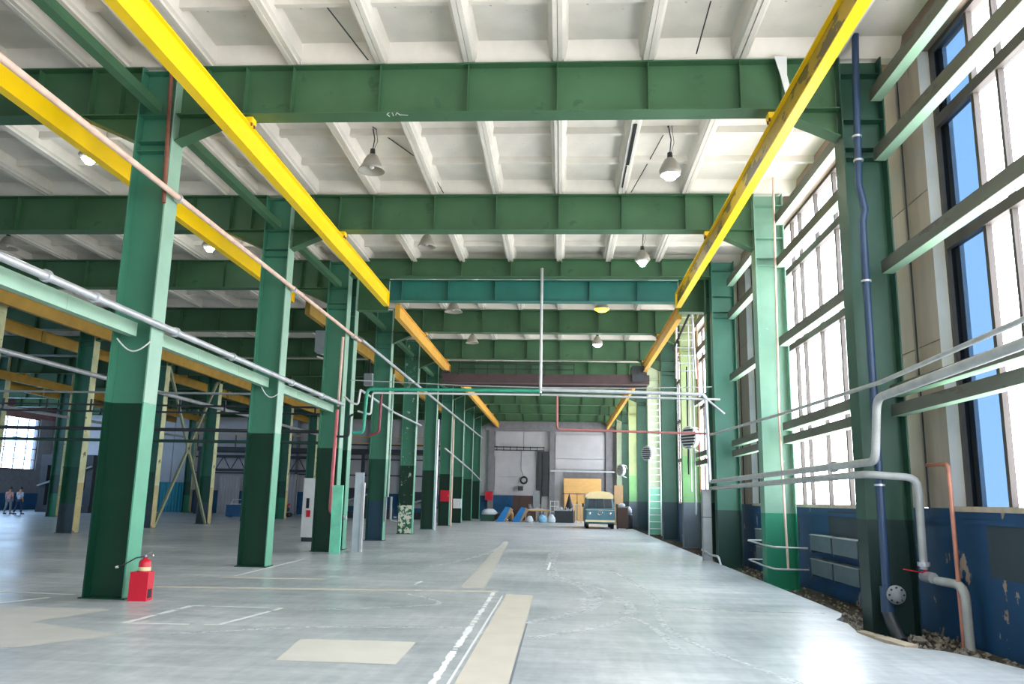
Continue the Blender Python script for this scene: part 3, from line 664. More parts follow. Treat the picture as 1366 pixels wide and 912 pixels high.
pipe('thin grey pipe crossing the deeper bays above the dark ones', [(-43, 24.3, 4.6), (-7.3, 24.3, 4.63)], .035, m_grey)
t = thing('pipe_rack', 'dark railing-like pipe rack crossing the deeper bays', 'rack', (-25, 26, 4.2))
for z in (0, .22): MB().bar((-18, 0, z), (17.6, 0, z), .06).build('rail', m_dark, t)
for i in range(24): MB().bar((-18+i*1.52, 0, 0), (-18+i*1.52, 0, .4), .05).build('upright', m_dark, t)
YX = 23.8
pipe('green pipe crossing the nave from the left, ending at the middle drop pole', [(-6.2, YX, 3.45), (-5.88, YX, 3.45), (-5.82, YX, 4.76), (-.66, YX, 4.76)], .05, m_greenpipe)
pipe('thin white pipe just under the green crossing pipe', [(-6.1, YX+.1, 4.1), (-5.7, YX+.1, 4.0), (-5.68, YX+.1, 4.66), (-.66, YX+.1, 4.66)], .03, m_white)
pipe('upright galvanised pole hanging from the roof to the crossing pipes', [(-.64, YX, 8.52), (-.64, YX, 4.7)], .045, m_steel, name='drop_pole', cat='pole')
pipe('thick silver pipe crossing the nave and dropping beside the grey duct', [(-.62, YX, 4.8), (4.18, YX, 4.72), (4.24, YX, 2.2)], .055, m_steel)
pipe('thin silver pipe below the thick crossing pipe', [(-.62, YX+.05, 4.66), (4.6, YX+.05, 4.58)], .035, m_steel)
pipe('small diagonal pipe at the elbow by the teal column', [(4.1, YX-.05, 4.66), (4.7, YX-.05, 4.15)], .03, m_steel)
pipe('red pipe stepping down in the middle and running to the round heater', [(-.15, YX+.1, 4.64), (-.14, YX+.1, 3.64), (4.45, YX+.1, 3.58)], .035, m_redpipe2)
pipe('thin sagging cable crossing the nave above the pipes', [(-6.4, 24.0, 5.05), (-3, 24.0, 4.93), (-.6, 24.0, 4.89), (2, 24.0, 4.9), (4.4, 24.0, 4.97)], .014, m_steel, name='cable', cat='cable')
# third column cluster
pipe('red riser pipe on the third left column', [(-6.62, 23.55, 4.1), (-6.66, 23.55, 1.15), (-6.42, 23.5, 1.0)], .05, m_redpipe)
pipe('short dark red pipe with elbow between left columns', [(-5.5, 24.3, 4.66), (-5.52, 24.3, 3.5), (-5.8, 24.3, 3.42)], .04, mat('dark_red_pipe', '7c2f3d', .5))
pipe('rust pink riser on the third left column above the red riser', [(-6.6, 23.6, 6.3), (-6.62, 23.6, 4.2)], .04, m_pink)
t = thing('valve', 'small steel valve at the bottom of the red riser', 'valve', (-6.3, 23.5, 1.0))
MB().tube([(-.1, 0, 0), (.15, 0, 0)], .06, 10).build('body', m_steel, t); MB().lathe([(.02, -.01), (.1, -.01), (.1, .01), (.02, .01)], (0, -.12, 0), 12, 'Y').build('handwheel', m_dark, t)
pipe('white conduit loop bending round the third left column', [(-6.45, 23.6, 4.5), (-6.2, 23.5, 4.3), (-6.0, 23.5, 4.25), (-5.95, 23.5, 4.7)], .03, m_white)
pipe('dark hooked pipe bracket beside the red riser', [(-6.55, 23.4, 3.3), (-6.2, 23.4, 3.3), (-6.2, 23.4, 3.9), (-6.1, 23.4, 3.95)], .035, m_dark)
pipe('rusty brown rod beside the nearest left column top', [(-6.72, 12.35, 8.9), (-6.6, 12.35, 6.3)], .035, m_rust, name='rod', cat='rod')
for k, (xa, xb, za, zb, yy) in enumerate([(-7.1, -6.55, 4.0, 3.95, 12.3), (-7.0, -6.55, 4.1, 3.9, 18.3)]):
    pts = [(xa+(xb-xa)*i/8, yy, za+(zb-za)*i/8-.18*math.sin(PI*i/8)) for i in range(9)]
    pipe('drooping white cable loop on the %s left column' % ORD[k], pts, .012, m_white, name='cable', cat='cable')
# right wall pipes
pipe('grey pipe coming from the near window rails, dropping and running on at chest height', [(4.35, 5, 3.2), (4.35, 11.45, 3.08), (4.35, 11.65, 2.22), (4.35, 24.3, 2.22)], .058, m_pipegrey, flanges=[((4.35, y, 2.22), (0, 1, 0)) for y in (13.4,)])
pipe('lower grey pipe bending round the nearest window column down to the valve', [(4.36, 24.3, 2.03), (4.36, 12.05, 2.06), (5.06, 12.03, 2.02), (5.06, 12.03, .76)], .055, m_pipegrey, flanges=[((5.06, 12.03, .83), (0, 0, 1))])
pipe('grey pipe elbow running from the red valve into the gravel', [(5.13, 11.82, .63), (5.25, 11.3, .62), (5.25, 11.28, -.2)], .06, m_pipegrey)
t = thing('ball_valve', 'steel valve with red lever on the grey wall pipe', 'valve', (5.08, 12.03, .66))
MB().tube([(0, .08, 0), (.02, -.18, 0)], .075, 12).build('body', m_steel, t); MB().bar((.0, 0, .05), (-.32, -.05, .1), .03, .015).build('lever', m_red, t)
MB().tube([(0, 0, .02), (0, 0, .1)], .03, 8).build('stem', m_red, t)
pipe('rope-like bundle of grey cables rising towards the near windows', [(4.33, 5, 3.5), (4.33, 7.8, 3.36), (4.33, 11.2, 3.27), (4.33, 16, 3.36), (4.3, 23.9, 3.55)], .03, m_pipegrey, name='cable_bundle', cat='cable')
pipe('brown copper-like pipe standing in front of the near plinth', [(5.2, 12.0, 2.2), (5.22, 11.42, 2.19), (5.22, 11.38, -.18)], .03, m_copper)
t = thing('drainpipe', 'dark navy drainpipe down the nearest window column', 'pipe', (4.6, 12.22, 0))
MB().tube([(.08, 0, 9.08), (.06, 0, 8.7), (-.02, 0, 6.5), (.02, 0, 6.3), (.05, 0, 6.1), (.0, 0, 5.9), (0, 0, .5)], .055, 12).build('run', m_navy, t)
for z in (7.3, 6.9, 4.95, 1.9): MB().tube([(0, 0, z), (0, 0, z+.03)], .075, 12).build('collar', m_steel, t)
MB().tube([(0, 0, .5), (0, 0, .15)], .09, 14).build('socket', m_navy, t)
MB().tube([(0, 0, .15), (.02, -.1, -.02), (.06, -.25, -.2)], .085, 12).build('outlet_bend', m_dark, t)
MB().lathe([(0, -.02), (.13, -.02), (.13, .02), (0, .02)], (.09, -.1, .4), 18, 'Y').build('flange_disc', m_grey, t)
for i in range(8): MB().lathe([(0, -.035), (.014, -.035), (.014, 0)], (.09+.1*math.cos(i*PI/4), -.1, .4+.1*math.sin(i*PI/4)), 6, 'Y').build('bolt', m_dark, t)
pipe('slim brownish riser in front of the pale green window column', [(4.88, 18.2, 9.2), (4.78, 18.2, 3.4), (4.84, 18.2, .25)], .025, m_pink, name='riser_pipe')
for z0, lab in ((.74, 'upper'), (.3, 'lower')):
    pipe('%s small heating pipe passing in front of the pale green column' % lab, [(5.15, 17.8, z0-.02), (4.42, 17.6, z0), (4.40, 18.4, z0), (4.43, 20.1, z0+.02), (4.8, 20.2, z0+.02)], .02, m_pipegrey)
pipe('bent grey pipe on the floor by the teal column', [(4.1, 24.6, .28), (4.15, 23.4, .2), (4.25, 22.9, .2), (4.3, 22.8, -.05)], .03, m_steel)
t = thing('duct', 'tall grey boxed duct at the foot of the teal column', 'duct', (4.2, 24.3, 0)); MB().box(-.12, .12, -.15, .15, 0, 2.0).build('casing', m_grey, t)
MB().box(-.13, .13, -.16, .16, 1.2, 1.22).build('seam', m_dark, t)
for i, (x, y, z0, z1) in enumerate([(4.62, 29.6, 2.0, 8.2), (4.75, 29.6, 1.2, 8.6), (4.9, 29.5, 2.0, 8.0), (4.55, 29.7, 2.6, 6.5)]):
    pipe('thin upright pipe in the cluster behind the teal column, %s of four' % ORD[i], [(x, y, z0), (x, y, z1)], .022+.01*(i % 2), [m_steel, m_grey, m_rust, m_dark][i], group='upright pipes behind the teal column')
# radiators
for i, (ya, yb, z0) in enumerate([(14.9, 17.65, .7), (14.9, 17.65, .22), (20.35, 22.5, .66), (20.35, 22.5, .22)]):
    t = thing('radiator', ['upper box radiator between the two nearest window columns', 'lower box radiator between the two nearest window columns', 'upper box radiator beyond the pale green column', 'lower box radiator beyond the pale green column'][i], 'radiator', (5.3, (ya+yb)/2, z0), 0, 'radiators under the windows')
    hl = (yb-ya)/2
    MB().box(-.14, .1, -hl, -.05, 0, .3).build('casing', m_rad, t); MB().box(-.14, .1, .05, hl, 0, .3).build('casing', m_rad, t)
    MB().box(-.16, .1, -hl, hl, .3, .315).build('top_plate', m_grey, t)
    for q in (-hl-.03, -.0, hl+.02): MB().box(-.12, .14, q-.02, q+.02, -.05, .33).build('bracket', m_rad, t)
# fan heaters on columns
def heater(label, loc, s=1.0):
    t = thing('fan_heater', label, 'heater', loc, .6, 'round white fan heaters')
    MB().lathe([(0, .12*s), (.2*s, .12*s), (.3*s, .04*s), (.34*s, -.08*s), (.34*s, -.14*s), (.3*s, -.14*s)], n=24, axis='X').build('casing', m_white, t)
    MB().lathe([(.3*s, -.15*s), (0, -.15*s)], n=24, axis='X').build('grille_back', m_dark, t)
    for i in range(7):
        z = (-.26+.087*i)*s; h = math.sqrt(max(0, (.31*s)**2-z*z)); MB().box(-.19*s, -.15*s, -h, h, z-.016, z+.016).build('slat', m_white, t)
    MB().tube([(.05*s, 0, -.33*s), (.3*s, 0, -.4*s), (.45*s, .15, -.4*s)], .015, 6).build('bracket', m_steel, t)
    MB().tube([(.05*s, 0, .33*s), (.3*s, 0, .3*s), (.5*s, .15, .1*s)], .015, 6).build('bracket', m_steel, t)
    return t
heater('largest round white fan heater, on the olive column', (4.66, 29.6, 3.9), 1.2)
heater('middle round white fan heater beside the ladder', (4.3, 40.6, 3.95), 1.1)
heater('smallest round white fan heater above the van', (3.95, 54.0, 3.6), 1.1)
# ladders
def ladder(label, a, b, wd, n, mt, name='ladder', rail=.05):
    a, b = Vector(a), Vector(b); t = thing(name, label, 'ladder', tuple(a)); d = b-a
    for s in (-.5, .5): MB().bar((s*wd, 0, 0), Vector((s*wd*.8, 0, 0))+d, rail).build('rail', mt, t)
    for i in range(1, n):
        q = i/n; MB().tube([Vector((-.5*wd, 0, 0))+d*q, Vector((.5*wd, 0, 0))+d*q], .022, 6).build('rung', mt, t)
ladder('long pale ladder leaning by the window columns', (4.6, 41.0, 0), (4.75, 41.8, 7.2), .6, 22, m_white)
ladder('fixed steel ladder high behind the teal column', (4.35, 28.6, 5.9), (4.35, 28.7, 8.4), .7, 9, m_steel)
tag(MB().bar((3.75, 27.5, 6.7), (4.4, 27.5, 8.1), .07).build('strut', m_dark), 'dark diagonal strut beside the fixed high ladder', 'strut')

# ------------------------------------------------------------------ lamps
def lamp(label, loc, R=.27, lit=0, top=9.12, group='pendant lamps under the roof'):
    t = thing('pendant_lamp', label, 'lamp', loc, 0, group)
    MB().lathe([(.07, .36), (.11, .33), (.16, .24), (.22, .1), (R, 0), (R-.012, 0), (.2, .1), (.14, .22), (.06, .3)], n=22).build('shade', m_enamel, t)
    MB().lathe([(0, .48), (.05, .48), (.06, .36), (.07, .34), (0, .34)], n=12).build('socket', m_dark, t)
    h = top-loc[2]
    MB().tube([(0, 0, .46), (.03, 0, .46+(h-.46)*.5), (-.02, 0, h)], .012, 5).build('chain', m_dark, t)
    MB().tube([(.02, 0, .46), (.09, .02, .46+(h-.46)*.4), (.05, 0, h)], .006, 5).build('cable', m_dark, t)
    if lit:
        MB().lathe([(0, -.1), (R*.5, -.08), (R*.85, 0), (R*.85, .05), (0, .12)], n=18).build('bulb', E_bulb if lit == 1 else E_bulby, t)
        l = bpy.data.lights.new('lamp_light', 'POINT'); l.energy = 90 if lit == 1 else 20; l.color = (.9, .97, 1) if lit == 1 else (1, .8, .4); l.shadow_soft_size = .2
        o = bpy.data.objects.new('lamp_light', l); COL.objects.link(o); o.location = (0, 0, -.14); o.parent = t
    else: MB().lathe([(0, .04), (.05, .07), (.06, .15), (.03, .24)], n=12).build('bulb', m_shadein, t)
lamp('unlit bell lamp nearest the camera, left of the nave middle', (-3.95, 15.5, 8.17), .28)
lamp('brightly lit lamp nearest the camera, by the windows', (2.13, 15.5, 8.05), .2, 1)
lamp('unlit bell lamp in the second roof bay', (-3.8, 21.5, 8.45), .26)
lamp('brightly lit lamp in the second roof bay', (2.16, 21.5, 8.0), .13, 1)
lamp('unlit lamp below the teal beam', (-3.82, 27.5, 8.0), .32)
lamp('yellow glowing lamp below the teal beam', (1.35, 27.5, 8.12), .3, 2)
lamp('small unlit lamp in the fourth roof bay', (-3.81, 33.5, 8.05), .28)
lamp('small white lit lamp in the fourth roof bay', (1.46, 33.5, 8.02), .22, 1)
lamp('lamp over the second bay by the picture edge', (-16.0, 21.5, 8.4), .3)
lamp('small lit lamp over the second bay, nearer one', (-10.0, 15.5, 8.45), .15, 1)
lamp('small lit lamp over the second bay, beyond the first column', (-10.0, 21.5, 8.4), .15, 1)
t = thing('tube_light', 'pair of bare white tube lights beyond the second column', 'lamp', (-9.1, 30, 6.7))
for z in (0, .15): MB().tube([(-.25, 0, .1+z), (.3, 0, -.05+z)], .03, 8).build('tube', m_shadein, t)
for k, (y, z, s) in enumerate([(27.5, 6.95, .5), (34.3, 6.6, .35)]):
    t = thing('hoist_box', ['light grey hoist box hanging from the crane beam outside the left row', 'smaller grey hoist box farther along the same crane beam'][k], 'hoist', (-8.35, y, z))
    MB().box(-s/2, s/2, -s/2, s/2, -s*.9, s*.6).build('casing', m_grey, t); MB().bar((0, 0, s*.6), (0, 0, 7.46-z), .08).build('hanger', m_dark, t)

# ------------------------------------------------------------------ bridge crane
t = thing('bridge_crane', 'brown bridge crane spanning the nave under the crane rails', 'crane', (-.85, 37.0, 6.84))
MB().box(-4.7, 4.8, -.25, .25, 0, .42).build('girder', m_brown, t); MB().box(-4.7, 4.8, 1.0, 1.3, 0, .35).build('girder', m_brown, t)
for z in (.62, .85): MB().bar((-3.9, -.3, z), (1.4, -.3, z), .05).build('handrail', m_dark, t)
for i in range(5): MB().bar((-3.9+i*1.32, -.3, .3), (-3.9+i*1.32, -.3, .9), .05).build('rail_post', m_dark, t)
for s in (-4.5, 4.45): MB().box(s-.2, s+.2, -.6, 1.6, .42, .48).build('end_carriage', m_dark, t)
MB().box(4.0, 4.6, -.5, .4, .1, .8).build('drive_box', m_dark, t)

# ------------------------------------------------------------------ fire extinguisher and floor-standing things near the left row
t = thing('extinguisher_stand', 'red floor stand box at the foot of the nearest left column', 'stand', (-6.31, 12.38, 0), .1)
MB().box(-.15, -.14, -.12, .12, 0, .42).box(.11, .12, -.12, .12, 0, .42).box(-.14, .11, .11, .12, 0, .42).box(-.14, .11, -.12, -.11, 0, .42).build('casing', m_red, t)
MB().box(.121, .126, -.08, .06, .04, .17).build('window', m_black, t)
t = thing('fire_extinguisher', 'red fire extinguisher standing in the red stand box', 'extinguisher', (-6.3, 12.38, 0))
MB().lathe([(0, .3), (.085, .3), (.09, .33), (.09, .555), (.07, .59), (.03, .61), (.03, .63), (0, .63)], n=20).build('cylinder', m_red, t)
MB().lathe([(.0905, .435), (.0905, .49)], n=20).build('label_band', m_cream, t)
MB().tube([(0, 0, .6), (0, 0, .66)], .022, 8).build('valve', m_chrome, t)
MB().bar((-.02, 0, .65), (.12, 0, .72), .025, .012).build('lever', m_chrome, t); MB().bar((-.02, 0, .63), (.12, -.01, .66), .025, .012).build('handle', m_chrome, t)
MB().tube([(-.02, -.02, .64), (-.12, -.06, .62), (-.25, -.08, .54), (-.36, -.1, .49)], .011, 6).build('hose', m_dark, t)
MB().tube([(-.36, -.1, .49), (-.4, -.1, .48)], .018, 8).build('nozzle', m_white, t)
t = thing('electrical_cabinet', 'tall white electrical cabinet behind the second left column', 'cabinet', (-8.9, 29.0, 0))
MB().box(-.25, .25, -.2, .2, .15, 2.2).build('body', m_white, t); MB().box(-.23, .23, -.215, -.2, .18, 2.17).build('door', m_white, t)
MB().box(-.1, .0, -.24, -.215, 1.15, 1.5).build('handle', m_black, t); MB().box(-.08, .06, -.245, -.215, .85, 1.08).build('switch', m_red, t)
MB().box(-.22, .22, -.18, .18, 0, .15).build('foot', m_dark, t)
t = thing('metal_sheet', 'tall white metal panel standing beside the third left column', 'panel', (-6.0, 24.2, 0)); MB().box(-.13, .13, -.03, .03, 0, 2.3).build('sheet', mat('sheet_grey_white', 'a9b5bd', .5, var=.1), t); MB().box(.1, .17, -.06, .06, 0, 2.0).build('angle_edge', m_steel, t)
tag(MB().box(-6.55, -6.25, 23.3, 23.4, 0, 1.9).build('painted_board', mat('mint_board', '6fc7a6', .5, var=.15)), 'mint green board leaning on the third left column', 'board')
def firebox(label, x, y, z, w, h, mt):
    t = thing('wall_box', label, 'box', (x, y, z)); MB().box(-w/2, w/2, -.1, .1, 0, h).build('body', mt, t); MB().box(-w/2+.03, w/2-.03, -.115, -.1, .03, h-.03).build('door', mt, t)
    MB().box(w/2-.08, w/2-.05, -.13, -.115, h*.4, h*.6).build('handle', m_chrome, t); return t
firebox('red fire cabinet on the far green left column', -6.85, 48.35, 1.4, .55, .65, m_red)
firebox('white notice box on a far left column', -6.85, 54.3, .95, .55, .62, m_white)
firebox('dark red fire cabinet by the end wall', -5.85, 66.5, 1.5, .6, .7, m_red)
for i, (z0, z1) in enumerate([(.8, 1.6)]):
    t = thing('conduit_bracket', 'grey bent conduit on the blue footed column', 'conduit', (-6.5, 30.6, 0)); MB().tube([(0, 0, 3.0), (-.02, 0, 1.6), (.15, 0, 1.6), (.15, 0, .75), (.4, 0, .7)], .035, 8).build('run', m_grey, t); MB().box(-.1, -.02, -.05, .05, .7, 1.6).build('back_plate', m_grey, t)

# ------------------------------------------------------------------ end wall details
t = thing('cable_tray', 'dark cable tray on brackets across the end wall', 'tray', (-3.3, 66.8, 5.55))
for z in (0, .25): MB().bar((-2.2, 0, z), (1.9, 0, z), .07).build('rail', m_dark, t)
for i in range(8): MB().bar((-2.0+i*.55, 0, -.05), (-2.0+i*.55, 0, .32), .05).build('bracket', m_dark, t)
tag(MB().box(-.9, 4.3, 66.6, 66.75, 3.86, 3.98).build('wall_rail', m_steel), 'pale steel rail across the end wall above the plywood', 'rail')
tt = MB(); NN = 24
for i in range(NN):
    pass
ring = []
for i in range(NN+1): ring.append((-3.05+.26*math.cos(2*PI*i/NN), 66.9, 3.15+.26*math.sin(2*PI*i/NN)))
tag(MB().tube(ring, .07, 8, cap=False).build('tyre', m_black), 'black tyre hanging on the white end wall', 'tyre')
tag(MB().tube([(-3.3, 66.95, 5.5), (-3.3, 66.95, 4.0), (-3.1, 66.95, 3.5)], .02, 6).build('cable', m_black), 'black cable hanging down to the tyre', 'cable')
t = thing('loudspeaker', 'dark square box speaker on the end wall below the tyre', 'speaker', (-3.3, 66.7, 2.3)); MB().box(-.2, .2, -.15, .2, 0, .35).build('body', m_dark, t); MB().box(-.26, .26, -.1, .45, .35, .4).build('shelf', m_grey, t)
t = thing('plywood_stack', 'large ochre plywood sheets leaning on the end wall', 'plywood', (1.7, 66.5, 0))
MB().box(-1.5, 1.5, .0, .05, 1.5, 3.35).build('upper_sheet', m_ply, t)
for i, x in enumerate((-1.45, -.4, .6)): MB().box(x, x+.98, -.08, -.02, .0, 2.1-.0*i).build('lower_sheet', m_ply, t)
MB().box(-1.6, 1.5, -.06, .0, 2.1, 2.16).build('batten', m_brownwood, t)
t = thing('road_cone', 'black pointed cone shaped tarp in front of the plywood', 'cone', (.6, 61.7, 0)); MB().lathe([(0, 2.15), (.35, .9), (.42, .85), (.42, .8), (0, .8)], n=14, smooth=False).build('cone', m_black, t); MB().box(-.4, .4, -.3, .3, 0, .8).build('base_box', m_dark, t)
# junk row
def leaning(label, x, y, mt):
    t = thing('folded_sheet', label, 'sheet', (x, y, 0)); MB().prism([(-.5, 0), (.1, 0), (.55, 1.0), (.2, 1.05)], 'Y', -.25, .25).build('sheet', mt, t); MB().prism([(.1, 0), (.2, 0), (.75, .85), (.55, 1.0)], 'Y', -.2, .2).build('liner', m_card, t)
leaning('bright blue leaning sheet nearer the fire cabinet', -4.25, 60.3, m_bluepl); leaning('bright blue leaning sheet nearer the work table', -3.1, 60.2, m_bluepl)
t = thing('work_table', 'pale topped work table cluttered with sheets', 'table', (-1.8, 61.2, 0))
MB().box(-.9, .9, -.4, .4, .82, .9).build('table_top', m_ply, t)
for x in (-.8, 0, .8): MB().box(x-.04, x+.04, -.35, -.27, 0, .82).build('leg', m_wood, t)
MB().box(-.75, -.08, -.3, .3, .1, .75).build('drawer_unit', m_brownwood, t)
tag(MB().prism([(-.6, 0), (-.2, .05), (0, .12), (.5, .02), (.6, 0)], 'Y', -.3, .3).build('crumpled_sheet', m_endw, loc=(-1.8, 61.2, .905)), 'crumpled pale sheet lying on the work table', 'sheet')
def sack(label, x, y, z, a, b, c, mt, seed):
    rnd = random.Random(seed); mb = MB(); n = 12; prof = [(0, 0), (.85, .02), (1, .3), (.9, .65), (.55, .92), (0, 1)]; vs = []
    for r, h in prof:
        for j in range(n):
            k = 1+rnd.uniform(-.16, .16); vs.append((r*a*k*math.cos(2*PI*j/n), r*b*k*math.sin(2*PI*j/n), h*c*(1+rnd.uniform(-.08, .08)) if h else 0))
    mb.add(vs, [(i*n+j, i*n+(j+1) % n, (i+1)*n+(j+1) % n, (i+1)*n+j) for i in range(5) for j in range(n)], True)
    return tag(mb.build('sack', mt, loc=(x, y, z)), label, 'sack')
sack('pale sack beside the legs of the work table', -2.3+.05, 59.6, 0, .25, .22, .45, m_bag, 1)
sack('light blue and white sack in front of the end wall', -1.35, 59.6, 0, .3, .25, .55, m_bagb, 2)
sack('white sack next to the light blue one', -.7, 59.7, 0, .28, .25, .6, m_bag, 3)
sack('greyish white heap of sacks below the dark red fire cabinet', -5.3, 60.6, .45, .6, .4, .45, m_bag, 4)
sack('brown rounded bundle between the two blue sheets', -3.7, 61.2, 0, .22, .25, .75, m_card, 5)
tag(MB().box(-5.9, -4.9, 60.3, 61.0, 0, .45).build('crate', mat('dark_green_crate', '1d4a3c', .6)), 'dark green crate under the greyish heap of sacks', 'crate')
t = thing('storage_cabinet', 'dark wooden cabinet standing before the blue band', 'cabinet', (-3.0, 64.5, 0)); MB().box(-.75, .75, -.3, .3, 0, 1.9).build('body', m_brownwood, t)
for x in (-.73, -.24, .25): MB().box(x, x+.46, -.32, -.3, .1, 1.85).build('door', m_brownwood, t)
t = thing('grey_locker', 'narrow light grey locker next to the dark doorway', 'locker', (-1.95, 64.6, 0)); MB().box(-.25, .25, -.25, .25, 0, 2.3).build('body', m_grey, t); MB().box(-.23, .23, -.27, -.25, .05, 2.25).build('door', m_grey, t)
t = thing('white_rack', 'white upright frame rack among the junk', 'rack', (-.5, 61.55, 0))
for x in (-.3, 0, .3): MB().bar((x, 0, .3), (x, 0, 1.55), .05).build('upright', m_white, t)
for z in (.32, .75, 1.15, 1.52): MB().bar((-.3, 0, z), (.3, 0, z), .05).build('crossbar', m_white, t)
MB().box(-.35, .35, -.2, .2, 0, .3).build('base', m_dark, t)
t = thing('dark_bin', 'dark metal bin heaped with scrap before the plywood', 'bin', (.15, 60.8, 0)); MB().box(-.65, .75, -.35, .35, 0, .85).build('body', m_dark, t)
for x in (-.6, -.1, .4): MB().box(x-.03, x+.03, -.38, -.35, 0, .85).build('rib', m_dark, t)
o = MB(); rnd = random.Random(3)
for i in range(40):
    a = Vector((rnd.uniform(-.5, .6), rnd.uniform(-.25, .25), .85)); o.bar(a, a+Vector((rnd.uniform(-.2, .2), rnd.uniform(-.1, .1), rnd.uniform(.05, .3))), .03)
stuff(tag(o.build('scrap', m_steel, loc=(.15, 60.8, 0)), 'tangle of scrap metal heaped on the dark bin', 'scrap'))
t = thing('clothes_frame', 'pale tubular frame between the scrap bin and the van', 'frame', (1.15, 60.6, 0))
for x in (-.25, -.05, .3): MB().tube([(x, 0, 0), (x, 0, 1.35)], .03, 6).build('post', m_steel, t)
MB().tube([(-.3, 0, 1.3), (.6, 0, 1.3)], .03, 6).build('top_bar', m_steel, t)
t = thing('side_cabinet', 'dark brown cabinet standing beside the van', 'cabinet', (3.62, 49.6, 0)); MB().box(-.32, .32, -.3, .3, .05, 1.25).build('body', m_brownwood, t); MB().box(-.35, .35, -.33, .33, 1.25, 1.3).build('top', m_grey, t)
for s in (-1, 1): MB().box(min(0, s*.3), max(0, s*.3), -.32, -.3, .1, 1.2).build('door', m_brownwood, t)
for x in (-.28, .28): MB().box(x-.03, x+.03, -.25, .25, 0, .05).build('foot', m_dark, t)
sack('white rag bundle lying on the dark brown cabinet', 3.6, 49.6, 1.3, .22, .2, .2, m_bag, 6)
tag(MB().lathe([(0, 0), (.22, 0), (.24, .1), (.24, .8), (.2, .85), (0, .85)], (4.1, 50.6, 0), 16).build('barrel', m_dark), 'dark grey barrel between the brown cabinet and a column', 'barrel')
sack('pale plastic bag standing on the dark barrel', 4.1, 50.6, .85, .18, .18, .45, m_bag, 7)
t = thing('cardboard_boxes', 'tall stack of brown cardboard against the far window-side column', 'cardboard', (3.95, 57.5, 0)); MB().box(-.35, .3, -.2, .2, 0, 1.6).build('lower_box', m_card, t); MB().box(-.3, .3, -.2, .2, 1.6, 2.7).build('upper_box', m_card, t)
# ------------------------------------------------------------------ van
V = thing('van', 'teal van with cream high roof parked at the far end', 'van', (2.28, 48.75, 0))
def section(y, hw_, zlist): return [(s*wf*hw_, y, z) for z, wf in zlist for s in (-1, 1)]
# lower body: loft of profile outlines along y (front rounded)
secs = []
for y, w_, zl, zh in [(0.0, .78, .38, 1.05), (.06, .86, .34, 1.1), (.2, .88, .3, 1.16), (.5, .89, .28, 1.18), (4.2, .89, .28, 1.18), (4.35, .84, .34, 1.1)]:
    secs.append([(-w_+.08, y, zl), (-w_, y, zl+.12), (-w_, y, zh-.15), (-w_+.03, y, zh), (w_-.03, y, zh), (w_, y, zh-.15), (w_, y, zl+.12), (w_-.08, y, zl)])
def loft(secs, mb=None, smooth=True):
    mb = mb or MB(); n = len(secs[0]); vs = [p for s in secs for p in s]
    fs = [(i*n+j, i*n+(j+1) % n, (i+1)*n+(j+1) % n, (i+1)*n+j) for i in range(len(secs)-1) for j in range(n)] + [tuple(range(n))[::-1], tuple((len(secs)-1)*n+j for j in range(n))]
    return mb.add(vs, fs, smooth)
loft(secs, smooth=False).build('body', m_vteal, V)
secs = []
for y, w_, zh in [(.12, .8, 1.16), (.32, .8, 1.78), (.42, .8, 1.84), (4.2, .8, 1.84), (4.3, .8, 1.2)]:
    secs.append([(-w_-.05, y, 1.12), (-w_+.02, y, zh-.06), (-w_+.12, y, zh), (w_-.12, y, zh), (w_-.02, y, zh-.06), (w_+.05, y, 1.12)])
loft(secs, smooth=False).build('cabin', m_vteal, V)
MB().add([(-.72, .09, 1.22), (.72, .09, 1.22), (.66, .27, 1.73), (-.66, .27, 1.73)], [(0, 1, 2, 3)]).build('windshield', m_glassd, V)
for x in (-.25, .25): MB().bar((x, .07, 1.22), (x*.92, .25, 1.73), .02).build('windshield_pillar', m_vteal, V)
for s in (-1, 1):
    for y0, y1 in ((.5, 1.3), (1.5, 2.6), (2.8, 3.9)): MB().box(s*.83-.02, s*.83+.02, y0, y1, 1.25, 1.68).build('side_window', m_glassd, V)
ps = [(-.86, 1.8), (-.84, 1.95), (-.6, 2.12), (0, 2.2), (.6, 2.12), (.84, 1.95), (.86, 1.8)]
MB().prism(ps, 'Y', .75, 4.2).build('high_roof', m_cream, V, label='cream raised canvas roof')
MB().prism([(-.8, 1.74), (-.7, 1.84), (0, 1.93), (.7, 1.84), (.8, 1.74)], 'Y', .26, .8).build('roof_edge', m_cream, V)
MB().box(-.86, .86, -.1, .02, .4, .52).build('bumper', m_cream, V)
for s in (-1, 1):
    MB().lathe([(0, -.04), (.09, -.03), (.1, .02)], (s*.6, -.02, .88), 16, 'Y').build('headlight', m_chrome, V)
    MB().bar((s*.88, .3, 1.3), (s*1.0, .25, 1.35), .02).box(s*1.0-.06, s*1.0+.06, .22, .26, 1.25, 1.45).build('wing_mirror', m_dark, V)
    for y in (.75, 3.4): MB().lathe([(0, -.09), (.32, -.09), (.33, 0), (.32, .09), (0, .09)], (s*.74, y, .33), 20, 'X').build('wheel', m_black, V)
eb = MB(); pr = [(.14*math.cos(2*PI*i/20), -.035, .92+.14*math.sin(2*PI*i/20)) for i in range(21)]; eb.tube(pr, .014, 5, cap=False)
for a, b in [((-.07, 1.03), (0, .94)), ((.07, 1.03), (0, .94)), ((-.12, .96), (-.05, .8)), ((-.05, .8), (0, .9)), ((0, .9), (.05, .8)), ((.05, .8), (.12, .96))]: eb.bar((a[0], -.035, a[1]), (b[0], -.035, b[1]), .02)
eb.build('emblem', m_chrome, V)
MB().box(-.85, .85, -.012, .01, 1.08, 1.1).build('trim_line', m_cream, V)

